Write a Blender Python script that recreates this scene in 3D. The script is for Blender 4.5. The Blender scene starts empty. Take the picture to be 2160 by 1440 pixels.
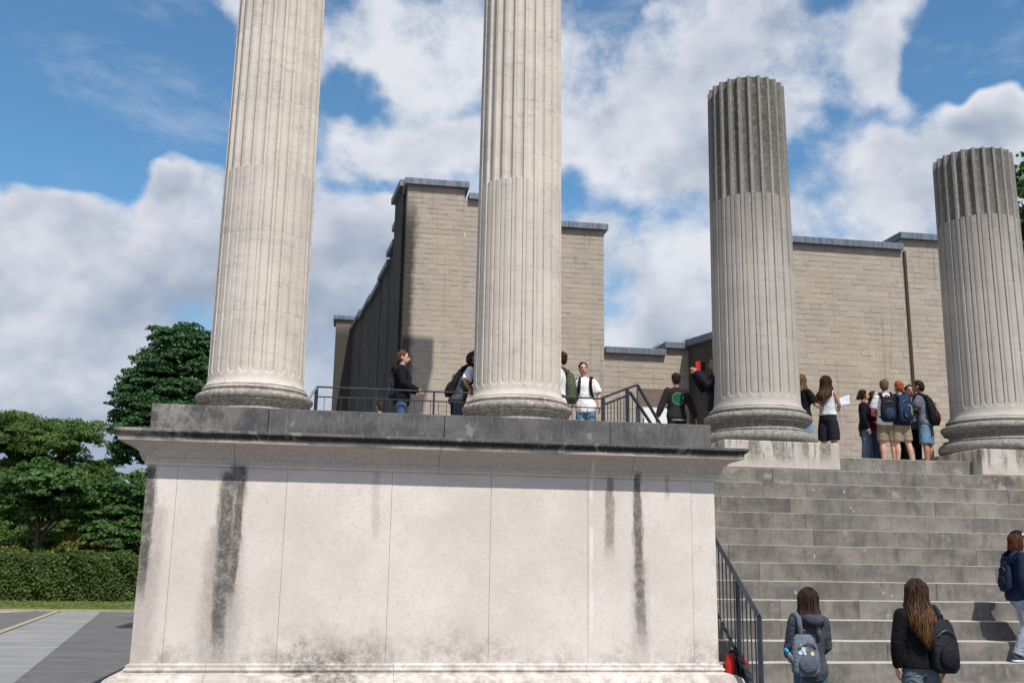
import bpy, bmesh, math, random
import numpy as np
from mathutils import Vector, Matrix
from mathutils.bvhtree import BVHTree

R = math.radians
rng = random.Random(7)
nrng = np.random.default_rng(7)
scene = bpy.context.scene
COL = scene.collection

# ------------------------------------------------------------------ camera
CAM_H = 1.615
FOC, YAW, PITCH, ROLL = 2134.4, R(9.144), R(12.352), R(0.894)
_fw = Vector((math.sin(YAW) * math.cos(PITCH), math.cos(YAW) * math.cos(PITCH), math.sin(PITCH)))
_r0 = Vector((math.cos(YAW), -math.sin(YAW), 0))
_u0 = _r0.cross(_fw)
_rt = _r0 * math.cos(ROLL) + _u0 * math.sin(ROLL)
_up = -_r0 * math.sin(ROLL) + _u0 * math.cos(ROLL)
cam_data = bpy.data.cameras.new('camera')
cam_data.sensor_width = 36
cam_data.lens = 36 * FOC / 2160
cam_data.clip_start = 0.1
cam_data.clip_end = 2000
cam = bpy.data.objects.new('camera', cam_data)
COL.objects.link(cam)
cam.matrix_world = Matrix(((_rt.x, _up.x, -_fw.x, 0), (_rt.y, _up.y, -_fw.y, 0), (_rt.z, _up.z, -_fw.z, CAM_H), (0, 0, 0, 1)))
scene.camera = cam


def ray(px, py):
    return _fw * FOC + _rt * (px - 1080) - _up * (py - 720)


def at(px, py, Y):
    """Point of the place that lies on the plane y = Y and is seen at photo pixel (px, py)."""
    d = ray(px, py)
    return Vector((0, 0, CAM_H)) + d * (Y / d.y)


def atz(px, py, Z):
    d = ray(px, py)
    return Vector((0, 0, CAM_H)) + d * ((Z - CAM_H) / d.z)


# ------------------------------------------------------------------ sun, sky, exposure
SUN = Vector((0.265, -1.0, 1.4)).normalized()
sun_data = bpy.data.lights.new('sun', 'SUN')
sun_data.energy = 4.6
sun_data.angle = R(0.53)
sun_data.color = (1.0, 0.955, 0.89)
sun = bpy.data.objects.new('sun', sun_data)
COL.objects.link(sun)
sun.rotation_euler = (-SUN).to_track_quat('-Z', 'Y').to_euler()
sun.location = (6, -20, 40)

scene.view_settings.view_transform = 'Standard'
scene.view_settings.look = 'None'
scene.view_settings.gamma = 1
scene.view_settings.exposure = 0.0
scene.view_settings.use_curve_mapping = False
scene.render.film_transparent = False
scene.cycles.max_bounces = 6
scene.cycles.diffuse_bounces = 3
scene.cycles.use_adaptive_sampling = True
scene.cycles.adaptive_threshold = 0.02
scene.cycles.use_denoising = True


class NT:
    """Small helper for building node trees."""

    def __init__(self, tree):
        self.t = tree
        self.N = tree.nodes
        self.L = tree.links

    def n(self, typ, ins=None, **kw):
        nd = self.N.new(typ)
        for k, v in kw.items():
            setattr(nd, k, v)
        for k, v in (ins or {}).items():
            self.put(nd.inputs[k], v)
        return nd

    def put(self, sock, v):
        if isinstance(v, bpy.types.NodeSocket):
            self.L.new(v, sock)
        elif v is not None:
            if sock.type == 'RGBA' and isinstance(v, (tuple, list)) and len(v) == 3:
                v = (*v, 1)
            sock.default_value = v

    def m(self, op, a, b=None, c=None, clamp=False):
        nd = self.n('ShaderNodeMath', operation=op, use_clamp=clamp)
        for i, v in enumerate((a, b, c)):
            if v is not None:
                self.put(nd.inputs[i], v)
        return nd.outputs[0]

    def v(self, op, a, b=None):
        nd = self.n('ShaderNodeVectorMath', operation=op)
        self.put(nd.inputs[0], a)
        if b is not None:
            self.put(nd.inputs[1], b)
        return nd.outputs['Value' if op in ('LENGTH', 'DOT_PRODUCT', 'DISTANCE') else 'Vector']

    def rng(self, x, a, b, c=0.0, d=1.0, smooth=True):
        nd = self.n('ShaderNodeMapRange', {0: x, 1: a, 2: b, 3: c, 4: d}, clamp=True)
        if smooth:
            nd.interpolation_type = 'SMOOTHSTEP'
        return nd.outputs[0]

    def noise(self, vec, scale, detail=6, rough=0.55, dist=0.0):
        nd = self.n('ShaderNodeTexNoise', {'Vector': vec, 'Scale': scale, 'Detail': detail, 'Roughness': rough, 'Distortion': dist})
        return nd.outputs[0]

    def mix(self, f, a, b, blend='MIX'):
        nd = self.n('ShaderNodeMix', data_type='RGBA', blend_type=blend)
        self.put(nd.inputs[0], f)
        self.put(nd.inputs[6], a)
        self.put(nd.inputs[7], b)
        return nd.outputs[2]

    def xyz(self, vec):
        nd = self.n('ShaderNodeSeparateXYZ', {0: vec})
        return nd.outputs

    def vec(self, x, y, z):
        return self.n('ShaderNodeCombineXYZ', {0: x, 1: y, 2: z}).outputs[0]


def make_world():
    w = bpy.data.worlds.new('World')
    scene.world = w
    w.use_nodes = True
    t = NT(w.node_tree)
    t.N.clear()
    out = t.n('ShaderNodeOutputWorld')
    bg = t.n('ShaderNodeBackground', {'Strength': 0.1})
    t.L.new(bg.outputs[0], out.inputs[0])
    sky = t.n('ShaderNodeTexSky', sky_type='NISHITA', sun_disc=False, sun_elevation=math.asin(SUN.z),
              sun_rotation=math.atan2(SUN.x, SUN.y), altitude=50, air_density=1.0, dust_density=0.4, ozone_density=2.0)
    d = t.v('NORMALIZE', t.n('ShaderNodeTexCoord').outputs['Generated'])
    x, y, z = t.xyz(d)
    az = t.m('ARCTAN2', x, y)
    el = t.m('ARCSINE', z)
    wn = t.n('ShaderNodeTexNoise', {'Vector': d, 'Scale': 7.0, 'Detail': 3.0, 'Roughness': .6})
    wob = t.v('MULTIPLY', t.v('SUBTRACT', wn.outputs['Color'], (.5, .5, .5)), (.16, .16, 0))
    uv = t.v('ADD', t.vec(az, el, 0), wob)

    def blob(px, py, rx, ry, amp, hard=0.15):
        r = ray(px, py).normalized()
        c = (math.atan2(r.x, r.y), math.asin(r.z), 0)
        q = t.v('MULTIPLY', t.v('SUBTRACT', uv, c), (FOC / rx, FOC / ry, 0))
        return t.rng(t.v('LENGTH', q), hard, 1.0, amp, 0.0)

    blobs = [
        # clear patches
        (90, 130, 470, 300, -0.95, .5), (380, 300, 320, 90, -0.75, .3), (430, 60, 80, 140, -.2, .1), (520, 280, 240, 120, -.55, .2),
        (770, 205, 120, 60, -0.5, .2), (710, 285, 90, 70, -0.34, .2), (800, 350, 110, 40, -.4, .2), (450, 430, 75, 150, -.5, .2),
        (1290, 25, 120, 65, -0.8, .3), (1390, -10, 100, 45, -.5, .3), (1700, 5, 120, 50, -0.3, .2), (2110, 70, 190, 165, -0.95, .25), (1985, 160, 90, 130, -0.55, .2), (1900, 260, 110, 45, -.3, .1),
        (2120, 130, 90, 60, -.3, .2), (1225, 420, 170, 90, -0.5, .2), (1750, 250, 60, 60, -.2, .1),
        # cloud masses
        (180, 560, 480, 230, 0.45, .3), (330, 420, 110, 60, 0.35, .2), (60, 420, 140, 70, 0.4, .2), (760, 480, 160, 120, 0.35, .2), (520, 70, 210, 140, 0.42, .2), (900, 90, 280, 140, 0.55, .3), (1180, 130, 110, 140, .4, .2), (950, 290, 200, 60, 0.4, .2),
        (1600, 160, 420, 170, 0.4, .3), (1350, 290, 420, 150, 0.5, .3), (1330, 520, 260, 160, .3, .2), (700, 620, 300, 200, .3, .2), (1890, 100, 130, 150, 0.45, .2), (1850, 380, 220, 130, 0.35, .2), (2120, 240, 130, 90, 0.6, .3), (1500, 560, 420, 200, 0.3, .2),
    ]
    cov = None
    for b in blobs:
        k = blob(*b)
        cov = k if cov is None else t.m('ADD', cov, k)
    # billow noise on the dome, drawn out sideways a little
    p = t.v('MULTIPLY', d, (1.0, 1.0, 1.25))
    big = t.noise(p, 3.2, 3, 0.5)
    fbm = t.noise(p, 6.5, 10, 0.63, 0.12)
    s_up = Vector((SUN.x * .3 - .02, SUN.y * .1, 1.0)).normalized() * 0.03
    fbm2 = t.noise(t.v('ADD', p, tuple(s_up)), 6.5, 5, 0.58, 0.12)
    mid = t.noise(p, 3.0, 5, .55, .1)
    mid2 = t.noise(t.v('ADD', p, tuple(s_up * 2.2)), 3.0, 4, .55, .1)
    dens = t.m('ADD', cov, t.m('MULTIPLY', t.m('SUBTRACT', fbm, 0.5), 2.7))
    dens = t.m('ADD', dens, t.m('MULTIPLY', t.m('SUBTRACT', big, 0.5), 0.9))
    dens = t.m('ADD', dens, t.rng(el, R(3), R(21), 0.75, 0.12))
    veil = t.m('MULTIPLY', t.rng(t.noise(t.v('MULTIPLY', d, (1, 1, 2.2)), 4.2, 8, .68, .3), .47, .74), .34)
    alpha = t.m('MAXIMUM', t.rng(dens, -0.32, 0.46), veil)
    thick = t.rng(dens, 0.0, 1.3)
    lit = t.m('MULTIPLY', t.m('SUBTRACT', fbm, fbm2), 1.9)
    lit = t.m('ADD', lit, t.m('MULTIPLY', t.m('SUBTRACT', mid, mid2), 3.4))
    lit = t.m('ADD', lit, t.m('MULTIPLY', t.m('SUBTRACT', fbm, 0.5), .5))
    lit = t.m('SUBTRACT', lit, t.m('MULTIPLY', thick, 0.5))
    # bases greyer the lower and the further away they hang
    lit = t.m('ADD', lit, t.rng(el, R(2), R(26), -0.16, 0.28))
    lit = t.rng(lit, -0.75, 0.55)
    ccol = t.mix(lit, (3.2, 3.95, 5.2), (7.7, 7.9, 8.5))
    skyc = t.mix(1.0, sky.outputs[0], (0.92, 1.36, 1.48), 'MULTIPLY')
    col = t.mix(alpha, skyc, ccol)
    t.L.new(col, bg.inputs['Color'])


make_world()

# ------------------------------------------------------------------ materials
MATS = {}


def base_mat(name):
    m = bpy.data.materials.new(name)
    m.use_nodes = True
    t = NT(m.node_tree)
    b = t.N['Principled BSDF']
    MATS[name] = m
    return m, t, b


def wpos(t):
    return t.n('ShaderNodeNewGeometry').outputs['Position']


def bump(t, b, h, strength=0.3, dist=0.01):
    n = t.n('ShaderNodeBump', {'Strength': strength, 'Distance': dist, 'Height': h})
    t.L.new(n.outputs[0], b.inputs['Normal'])


def plain(name, col, rough=0.6, metal=0.0, var=0.15, scale=8.0, bmp=0.0, spec=0.3, bscale=60.0):
    """Even material with a little tonal drift and optional relief."""
    m, t, b = base_mat(name)
    p = wpos(t)
    n = t.noise(p, scale, 5, .6)
    f = t.rng(n, .3, .7, 1 - var, 1 + var)
    hsv = t.n('ShaderNodeHueSaturation', {'Color': col, 'Value': f})
    t.L.new(hsv.outputs[0], b.inputs['Base Color'])
    b.inputs['Roughness'].default_value = rough
    b.inputs['Metallic'].default_value = metal
    b.inputs['Specular IOR Level'].default_value = spec
    if bmp:
        bump(t, b, t.noise(p, bscale, 4, .6), bmp, .01)
    return m


def cloth(name, col, rough=0.85, fold=0.5, var=.18):
    m, t, b = base_mat(name)
    p = t.n('ShaderNodeTexCoord').outputs['Object']
    n = t.noise(t.v('MULTIPLY', p, (1, 1, .8)), 9, 3, .5, .6)
    f = t.rng(n, .3, .7, 1 - var, 1 + var)
    hsv = t.n('ShaderNodeHueSaturation', {'Color': col, 'Value': f})
    t.L.new(hsv.outputs[0], b.inputs['Base Color'])
    b.inputs['Roughness'].default_value = rough
    b.inputs['Specular IOR Level'].default_value = .15
    h = t.m('ADD', t.noise(t.v('MULTIPLY', p, (1, 1, 1.6)), 13, 2, .5, 1.2), t.m('MULTIPLY', t.noise(p, 180, 2, .5), .04))
    bump(t, b, h, fold, .035)
    return m


def hair_mat(name, col, tip):
    m, t, b = base_mat(name)
    p = t.n('ShaderNodeTexCoord').outputs['Object']
    n = t.noise(t.v('MULTIPLY', p, (60, 60, 5)), 1.0, 4, .6)
    r = t.n('ShaderNodeNewGeometry').outputs['Random Per Island']
    f = t.m('ADD', t.m('MULTIPLY', n, .7), t.m('MULTIPLY', r, .5))
    f = t.m('ADD', f, t.rng(t.xyz(p)[2], 1.02, 1.5, .22, -.25))
    c = t.mix(t.rng(f, .3, .95), col, tip)
    t.L.new(c, b.inputs['Base Color'])
    b.inputs['Roughness'].default_value = .55
    b.inputs['Specular IOR Level'].default_value = .14
    bump(t, b, n, .5, .01)
    return m


def streak_field(t, p, sx=7.0, sz=.5, detail=5):
    """Noise pulled out along the height: run-off streaks."""
    return t.noise(t.v('MULTIPLY', p, (sx, sx, sz)), 1.0, detail, .6)


def limestone_podium():
    """Pale pinkish limestone of the cheek wall with black run-off streaks and a grimy foot."""
    m, t, b = base_mat('podium limestone')
    p = wpos(t)
    x, y, z = t.xyz(p)
    cl = t.noise(p, 1.1, 5, .6)
    fine = t.noise(p, 26, 5, .65)
    pits = t.rng(t.noise(p, 48, 3, .6), .60, .72)
    rnd = t.n('ShaderNodeObjectInfo').outputs['Random']
    c = t.mix(t.rng(cl, .3, .72), (.615, .545, .49), (.725, .66, .605))
    c = t.mix(t.m('MULTIPLY', t.rng(fine, .45, .7), .22), c, (.42, .36, .32))
    c = t.mix(t.m('MULTIPLY', t.m('SUBTRACT', rnd, .5), .14), c, (.50, .44, .38))
    c = t.mix(t.m('MULTIPLY', pits, .3), c, (.30, .26, .23))
    wob = t.noise(t.v('MULTIPLY', p, (5, 5, 1.3)), 1.0, 6, .7)
    wobs = t.m('MULTIPLY', t.m('SUBTRACT', wob, .5), .26)
    grain = t.noise(t.v('MULTIPLY', p, (38, 38, 6)), 1.0, 7, .75)
    tot = None

    def streak(x0, w, ztop, zbot, amt, tilt=0.0, spread=0.0):
        nonlocal tot
        cx = t.m('ADD', t.m('SUBTRACT', x, x0), t.m('MULTIPLY', t.m('SUBTRACT', ztop, z), -tilt))
        cx = t.m('ADD', t.m('ADD', cx, t.m('MULTIPLY', wobs, .55)), t.m('MULTIPLY', t.m('SUBTRACT', grain, .5), .10))
        ww = t.m('ADD', w, t.m('MULTIPLY', t.m('SUBTRACT', ztop, z), spread))
        k = t.rng(t.m('DIVIDE', t.m('ABSOLUTE', cx), ww), .35, 1.15, 1, 0)
        k = t.m('MULTIPLY', k, t.rng(z, zbot, t_mid(ztop, zbot)))
        k = t.m('MULTIPLY', k, t.rng(z, ztop + .05, ztop - .05))
        k = t.m('MULTIPLY', k, t.rng(t.m('ADD', t.noise(p, 34, 5, .75), t.m('MULTIPLY', k, .32)), .42, .70, .15, 1))
        k = t.m('MULTIPLY', k, amt)
        tot = k if tot is None else t.m('MAXIMUM', tot, k)

    def t_mid(a, bb):
        return bb + (a - bb) * .42

    X1, X2 = at(474, 1150, 12.13).x, at(513, 1000, 12.13).x
    streak(X1 - .01, .12, 2.60, -.1, .9, .004, .012)
    streak(X2, .06, 2.66, .55, .9, -.04, .02)
    streak(X1 + .10, .13, 2.68, 2.15, .85)
    streak(X1 + .0, .24, 2.0, -.6, .42, 0, .06)
    streak(at(307, 1100, 12.13).x, .105, 2.64, .75, .92, .0, .0)
    streak(at(300, 1300, 12.13).x, .2, 2.2, -.3, .34)
    streak(at(1346, 1150, 12.13).x, .06, 2.72, .2, .85, .012, .02)
    streak(at(1350, 1250, 12.13).x, .14, 1.7, .0, .28)
    streak(at(1286, 1050, 12.13).x, .055, 2.66, 1.55, .62, 0, .03)
    streak(at(1405, 1000, 12.13).x, .05, 2.7, 2.35, .35)
    streak(at(793, 1060, 12.13).x, .06, 2.66, 1.7, .22)
    # grime rising from the foot
    soft = t.noise(p, 5.5, 7, .72)
    foot = t.m('ADD', z, t.m('MULTIPLY', t.m('SUBTRACT', t.noise(t.v('MULTIPLY', p, (1.5, 1, .8)), 1.0, 5, .65), .5), -1.3))
    foot = t.m('MULTIPLY', t.rng(foot, .36, .98, 1, 0), t.rng(soft, .36, .64, .15, 1))
    XF = at(690, 1380, 12.13).x
    ff = t.rng(t.m('ABSOLUTE', t.m('ADD', t.m('SUBTRACT', x, XF), wobs)), .2, 1.1, 1, 0)
    ff = t.m('MULTIPLY', ff, t.rng(t.m('ADD', z, t.m('MULTIPLY', wobs, 2.2)), .5, .95, 1, 0))
    ff = t.m('MULTIPLY', ff, t.rng(soft, .34, .62, .3, 1))
    tot = t.m('MAXIMUM', tot, t.m('MULTIPLY', foot, .48))
    tot = t.m('MAXIMUM', tot, t.m('MULTIPLY', ff, .8))
    # thin grey dusting of small black lichens
    dust = t.m('MULTIPLY', t.rng(t.noise(p, 9, 7, .8), .52, .72), t.rng(cl, .35, .7, .06, .30))
    tot = t.m('MAXIMUM', tot, dust)
    c = t.mix(t.m('MULTIPLY', t.rng(z, 2.66, 2.72), t.rng(fine, .3, .7, .3, .65)), c, (.40, .325, .265))  # cornice moulding browner: soiling, plus its shade put into the colour
    tot = t.m('MULTIPLY', tot, t.rng(t.noise(p, 11, 6, .8), .32, .58, .62, 1.0))
    c = t.mix(tot, c, (.055, .051, .046))
    # white lime run
    lx = t.rng(t.m('ABSOLUTE', t.m('SUBTRACT', x, at(1248, 1330, 12.13).x)), .006, .03, 1, 0)
    lime = t.m('MULTIPLY', lx, t.rng(t.noise(t.v('MULTIPLY', p, (5, 5, 2)), 1, 3, .6), .42, .6))
    c = t.mix(t.m('MULTIPLY', t.m('MULTIPLY', lime, t.rng(z, .6, .9)), .6), c, (.82, .80, .78))
    # dark weathered cap courses above the wall
    top = t.rng(t.m('ADD', z, t.m('MULTIPLY', t.m('SUBTRACT', cl, .5), .10)), 2.895, 2.93)
    blot = t.noise(p, 3.0, 6, .7)
    spots = t.rng(t.noise(p, 5.2, 2, .5), .66, .70)
    capc = t.mix(t.rng(blot, .35, .68), (.06, .061, .065), (.125, .123, .121))
    capc = t.mix(t.m('MULTIPLY', t.rng(z, 2.95, 2.962), t.rng(z, 3.012, 2.995)), capc, (.018, .018, .017))  # undercut below the cornice lip painted near black, its shade put into the colour
    capc = t.mix(t.m('MULTIPLY', t.rng(grain, .52, .66), .5), capc, (.26, .245, .22))
    capc = t.mix(t.m('MULTIPLY', spots, .35), capc, (.38, .36, .32))
    lft = t.rng(x, -2.2, -.9, .55, 0)
    capc = t.mix(t.m('MULTIPLY', lft, t.rng(blot, .4, .6)), capc, (.40, .36, .31))
    c = t.mix(t.m('MULTIPLY', top, .97), c, capc)
    t.L.new(c, b.inputs['Base Color'])
    b.inputs['Roughness'].default_value = .85
    b.inputs['Specular IOR Level'].default_value = .2
    bump(t, b, t.m('ADD', t.m('MULTIPLY', fine, .6), t.m('MULTIPLY', pits, -.5)), .35, .012)


def step_stone():
    m, t, b = base_mat('step stone')
    g = t.n('ShaderNodeNewGeometry')
    p = g.outputs['Position']
    x, y, z = t.xyz(p)
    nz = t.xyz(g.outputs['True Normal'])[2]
    rnd = t.n('ShaderNodeObjectInfo').outputs['Random']
    pr = t.v('ADD', p, t.vec(t.m('MULTIPLY', rnd, 31), 0, t.m('MULTIPLY', rnd, 17)))
    blot = t.noise(pr, 1.7, 6, .65)
    st = streak_field(t, pr, 9, 2.2)
    fine = t.noise(p, 30, 5, .7)
    c = t.mix(t.rng(blot, .3, .7), (.12, .112, .10), (.255, .232, .202))
    c = t.mix(t.m('MULTIPLY', t.rng(st, .5, .72), .4), c, (.24, .225, .20))
    c = t.mix(t.m('MULTIPLY', t.rng(st, .5, .3), .5), c, (.062, .062, .062))
    dk = t.noise(t.v('MULTIPLY', pr, (1.2, 1, 3.2)), 1.0, 6, .7)
    c = t.mix(t.m('MULTIPLY', t.rng(dk, .46, .68), .45), c, (.060, .062, .066))
    # cleaner patches where the crust has flaked off, towards the foot of a riser
    fl = t.noise(pr, 2.6, 6, .72)
    up = t.m('MULTIPLY', t.rng(z, 2.2, 3.3, -.02, .06), 1.0)
    c = t.mix(t.m('MULTIPLY', t.rng(t.m('ADD', fl, up), .60, .70), .6), c, (.38, .345, .30))
    spots = t.rng(t.noise(pr, 9.5, 1.5, .5), .735, .775)
    c = t.mix(t.m('MULTIPLY', spots, .7), c, (.46, .44, .40))
    c = t.mix(t.m('MULTIPLY', t.m('SUBTRACT', rnd, .5), .45), c, (.19, .185, .18))
    c = t.mix(t.m('MULTIPLY', t.rng(fine, .4, .75), .3), c, (.06, .055, .05))
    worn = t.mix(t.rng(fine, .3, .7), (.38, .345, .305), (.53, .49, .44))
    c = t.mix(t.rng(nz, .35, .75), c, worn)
    t.L.new(c, b.inputs['Base Color'])
    b.inputs['Roughness'].default_value = .85
    b.inputs['Specular IOR Level'].default_value = .2
    bump(t, b, t.m('ADD', fine, t.m('MULTIPLY', fl, 1.2)), .3, .012)


def column_stone(name, grime, pale, dark_top):
    """grime 0..1: how much black weathering; dark_top: height where the black crust begins."""
    m, t, b = base_mat(name)
    p = wpos(t)
    x, y, z = t.xyz(p)
    cl = t.noise(p, 1.3, 6, .6)
    fine = t.noise(p, 18, 6, .7)
    horiz = t.noise(t.v('MULTIPLY', p, (2.5, 2.5, 9)), 1.0, 6, .65)
    st = streak_field(t, p, 9, .7)
    rnd = t.n('ShaderNodeObjectInfo').outputs['Random']
    c = t.mix(t.rng(cl, .3, .7), tuple(v * .84 for v in pale), pale)
    c = t.mix(t.m('MULTIPLY', rnd, .18), c, tuple(v * .86 for v in pale))
    # worn pits and hatching that collect dirt
    pit = t.m('MULTIPLY', t.rng(horiz, .50, .68), t.rng(fine, .40, .62))
    c = t.mix(t.m('MULTIPLY', pit, .5), c, (.26, .235, .21))
    c = t.mix(t.m('MULTIPLY', t.rng(t.noise(p, 42, 3, .6), .6, .74), .25), c, (.18, .16, .14))
    # black crust
    up = t.rng(t.m('ADD', z, t.m('MULTIPLY', t.m('SUBTRACT', st, .5), 3.2)), dark_top, dark_top + 3.4)
    k = t.m('MULTIPLY', up, t.rng(fine, .25, .6, .55, 1.0))
    k = t.m('MAXIMUM', k, t.m('MULTIPLY', t.rng(st, .56, .74), .4))
    k = t.m('MULTIPLY', k, grime)
    if grime > .5:
        # soot settles in the flutes
        ds = [t.v('LENGTH', t.vec(t.m('SUBTRACT', x, c0), t.m('SUBTRACT', y, 15.92), 0)) for c0 in (6.74, 11.10)]
        rr = t.m('ADD', t.m('MINIMUM', *ds), t.m('MULTIPLY', t.m('SUBTRACT', z, 4.2), .0074))
        inn = t.m('MULTIPLY', t.rng(rr, .66, .70, 1, 0), t.rng(z, 4.3, 4.5))
        inn = t.m('MULTIPLY', inn, t.rng(t.m('ADD', z, t.m('MULTIPLY', t.m('SUBTRACT', st, .5), 4)), 5.0, 9.0, .25, .9))
        k = t.m('MULTIPLY', k, t.rng(rr, .655, .70, 1, .62))
        k = t.m('MAXIMUM', k, t.m('MULTIPLY', inn, t.rng(fine, .25, .6, .6, 1)))
    c = t.mix(k, c, (.07, .066, .06))
    # base mouldings are blackened too
    low = t.m('MULTIPLY', t.rng(t.m('ADD', z, t.m('MULTIPLY', t.m('SUBTRACT', cl, .5), .3)), 4.22, 4.06), t.rng(fine, .3, .6, .25, 1))
    c = t.mix(t.m('MULTIPLY', low, .8), c, (.12, .115, .105))
    ol = t.rng(t.noise(p, 30, 2, .5), .735, .76)
    c = t.mix(t.m('MULTIPLY', t.m('MULTIPLY', ol, up), .6), c, (.38, .27, .08))
    t.L.new(c, b.inputs['Base Color'])
    b.inputs['Roughness'].default_value = .88
    b.inputs['Specular IOR Level'].default_value = .2
    bump(t, b, t.m('ADD', fine, t.m('MULTIPLY', horiz, .8)), .42, .014)


def plinth_stone():
    m, t, b = base_mat('plinth stone')
    p = wpos(t)
    z = t.xyz(p)[2]
    cl = t.noise(p, 2.1, 6, .65)
    st = streak_field(t, p, 8, 1.0)
    fine = t.noise(p, 25, 5, .7)
    c = t.mix(t.rng(cl, .3, .7), (.40, .36, .31), (.56, .505, .445))
    k = t.m('MULTIPLY', t.rng(st, .46, .57), t.rng(t.m('ADD', z, t.m('MULTIPLY', t.m('SUBTRACT', cl, .5), .9)), 3.1, 3.42))
    k = t.m('MAXIMUM', k, t.m('MULTIPLY', t.rng(cl, .56, .64), .6))
    c = t.mix(t.m('MULTIPLY', t.m('MULTIPLY', k, t.rng(fine, .3, .6, .3, 1)), .85), c, (.10, .095, .085))
    t.L.new(c, b.inputs['Base Color'])
    b.inputs['Roughness'].default_value = .85
    bump(t, b, fine, .35, .012)


def corner_crust(t, p):
    """Black crust at the free corner of the tall wall."""
    x, y, z = t.xyz(p)
    e = t.m('ADD', t.m('SUBTRACT', x, CELLA_X0), t.m('MULTIPLY', t.m('SUBTRACT', t.noise(p, 2.4, 5, .65), .5), -.28))
    k = t.m('MULTIPLY', t.rng(e, .12, .30, 1, 0), t.rng(y, 22.0, 22.6))
    return t.m('MULTIPLY', k, t.rng(z, 10.6, 9.2))


def mortar_mat():
    m, t, b = base_mat('mortar')
    p = wpos(t)
    c = t.mix(t.rng(t.noise(p, 8, 5, .6), .3, .7), (.42, .375, .315), (.50, .45, .38))
    c = t.mix(t.m('MULTIPLY', corner_crust(t, p), .9), c, (.035, .032, .03))
    t.L.new(c, b.inputs['Base Color'])
    b.inputs['Roughness'].default_value = .95


def brick_mat():
    m, t, b = base_mat('brick')
    p = wpos(t)
    x, y, z = t.xyz(p)
    g = t.n('ShaderNodeNewGeometry')
    r1 = t.m('FRACT', t.m('ADD', t.n('ShaderNodeObjectInfo').outputs['Random'], t.m('MULTIPLY', g.outputs['Random Per Island'], 3.7)))
    wn = t.n('ShaderNodeTexWhiteNoise', {'W': r1}, noise_dimensions='1D').outputs[0]
    c = t.mix(wn, (.375, .32, .262), (.435, .375, .31))
    c = t.mix(t.m('MULTIPLY', t.rng(t.noise(p, 24, 5, .7), .4, .7), .3), c, (.24, .20, .165))
    c = t.mix(t.m('MULTIPLY', t.rng(t.noise(p, .8, 4, .6), .45, .7), .35), c, (.29, .255, .225))
    k = corner_crust(t, p)
    run = t.m('MULTIPLY', t.rng(streak_field(t, p, 6, .25), .58, .68), .25)
    c = t.mix(t.m('MAXIMUM', t.m('MULTIPLY', k, .9), run), c, (.035, .032, .03))
    t.L.new(c, b.inputs['Base Color'])
    b.inputs['Roughness'].default_value = .9
    b.inputs['Specular IOR Level'].default_value = .15
    bump(t, b, t.noise(p, 40, 4, .7), .4, .01)


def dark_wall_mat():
    m, t, b = base_mat('shaded blackened wall')  # dark brick: black weathering, with the shade of these faces put into the colour
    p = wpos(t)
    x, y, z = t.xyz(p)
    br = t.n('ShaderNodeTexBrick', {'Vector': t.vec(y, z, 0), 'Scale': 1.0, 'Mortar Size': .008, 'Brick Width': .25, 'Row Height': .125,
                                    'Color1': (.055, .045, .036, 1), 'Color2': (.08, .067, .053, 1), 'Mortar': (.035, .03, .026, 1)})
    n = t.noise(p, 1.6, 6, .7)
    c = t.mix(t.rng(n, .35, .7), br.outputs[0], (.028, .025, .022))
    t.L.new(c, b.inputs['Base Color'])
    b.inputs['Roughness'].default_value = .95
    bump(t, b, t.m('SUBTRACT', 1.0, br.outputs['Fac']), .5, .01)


def zinc_mat():
    m, t, b = base_mat('zinc sheet')
    p = wpos(t)
    n = streak_field(t, p, 14, 1.2)
    c = t.mix(t.rng(n, .3, .7), (.085, .10, .13), (.17, .19, .235))
    t.L.new(c, b.inputs['Base Color'])
    b.inputs['Metallic'].default_value = .25
    b.inputs['Roughness'].default_value = .55


def grass_mat():
    m, t, b = base_mat('grass')
    p = wpos(t)
    c = t.mix(t.rng(t.noise(p, 3, 6, .7), .3, .7), (.075, .105, .022), (.17, .18, .05))
    t.L.new(c, b.inputs['Base Color'])
    b.inputs['Roughness'].default_value = .95
    bump(t, b, t.noise(p, 60, 4, .7), .8, .05)


def paving_mat(name, c1, c2, bands):
    m, t, b = base_mat(name)
    p = wpos(t)
    x, y, z = t.xyz(p)
    n = t.noise(p, 1.2, 6, .65)
    tr = t.noise(t.v('MULTIPLY', p, (.22, 2.6, 1)), 1.0, 5, .6)
    c = t.mix(t.rng(n, .3, .7), c1, c2)
    c = t.mix(t.m('MULTIPLY', t.rng(tr, .42, .66), bands), c, tuple(v * 1.7 for v in c2))
    f = t.noise(p, 34, 4, .7)
    if name == 'cobble paving':
        br = t.n('ShaderNodeTexBrick', {'Vector': t.vec(x, y, 0), 'Scale': 1.0, 'Mortar Size': .008, 'Brick Width': .2, 'Row Height': .1,
                                        'Color1': (.9, .9, .9, 1), 'Color2': (1.1, 1.1, 1.1, 1), 'Mortar': (.55, .55, .55, 1)})
        c = t.mix(1.0, c, br.outputs[0], 'MULTIPLY')
    c = t.mix(t.m('MULTIPLY', t.rng(f, .4, .7), .25), c, tuple(v * .5 for v in c1))
    t.L.new(c, b.inputs['Base Color'])
    b.inputs['Roughness'].default_value = .9
    bump(t, b, f, .4, .01)


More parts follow.
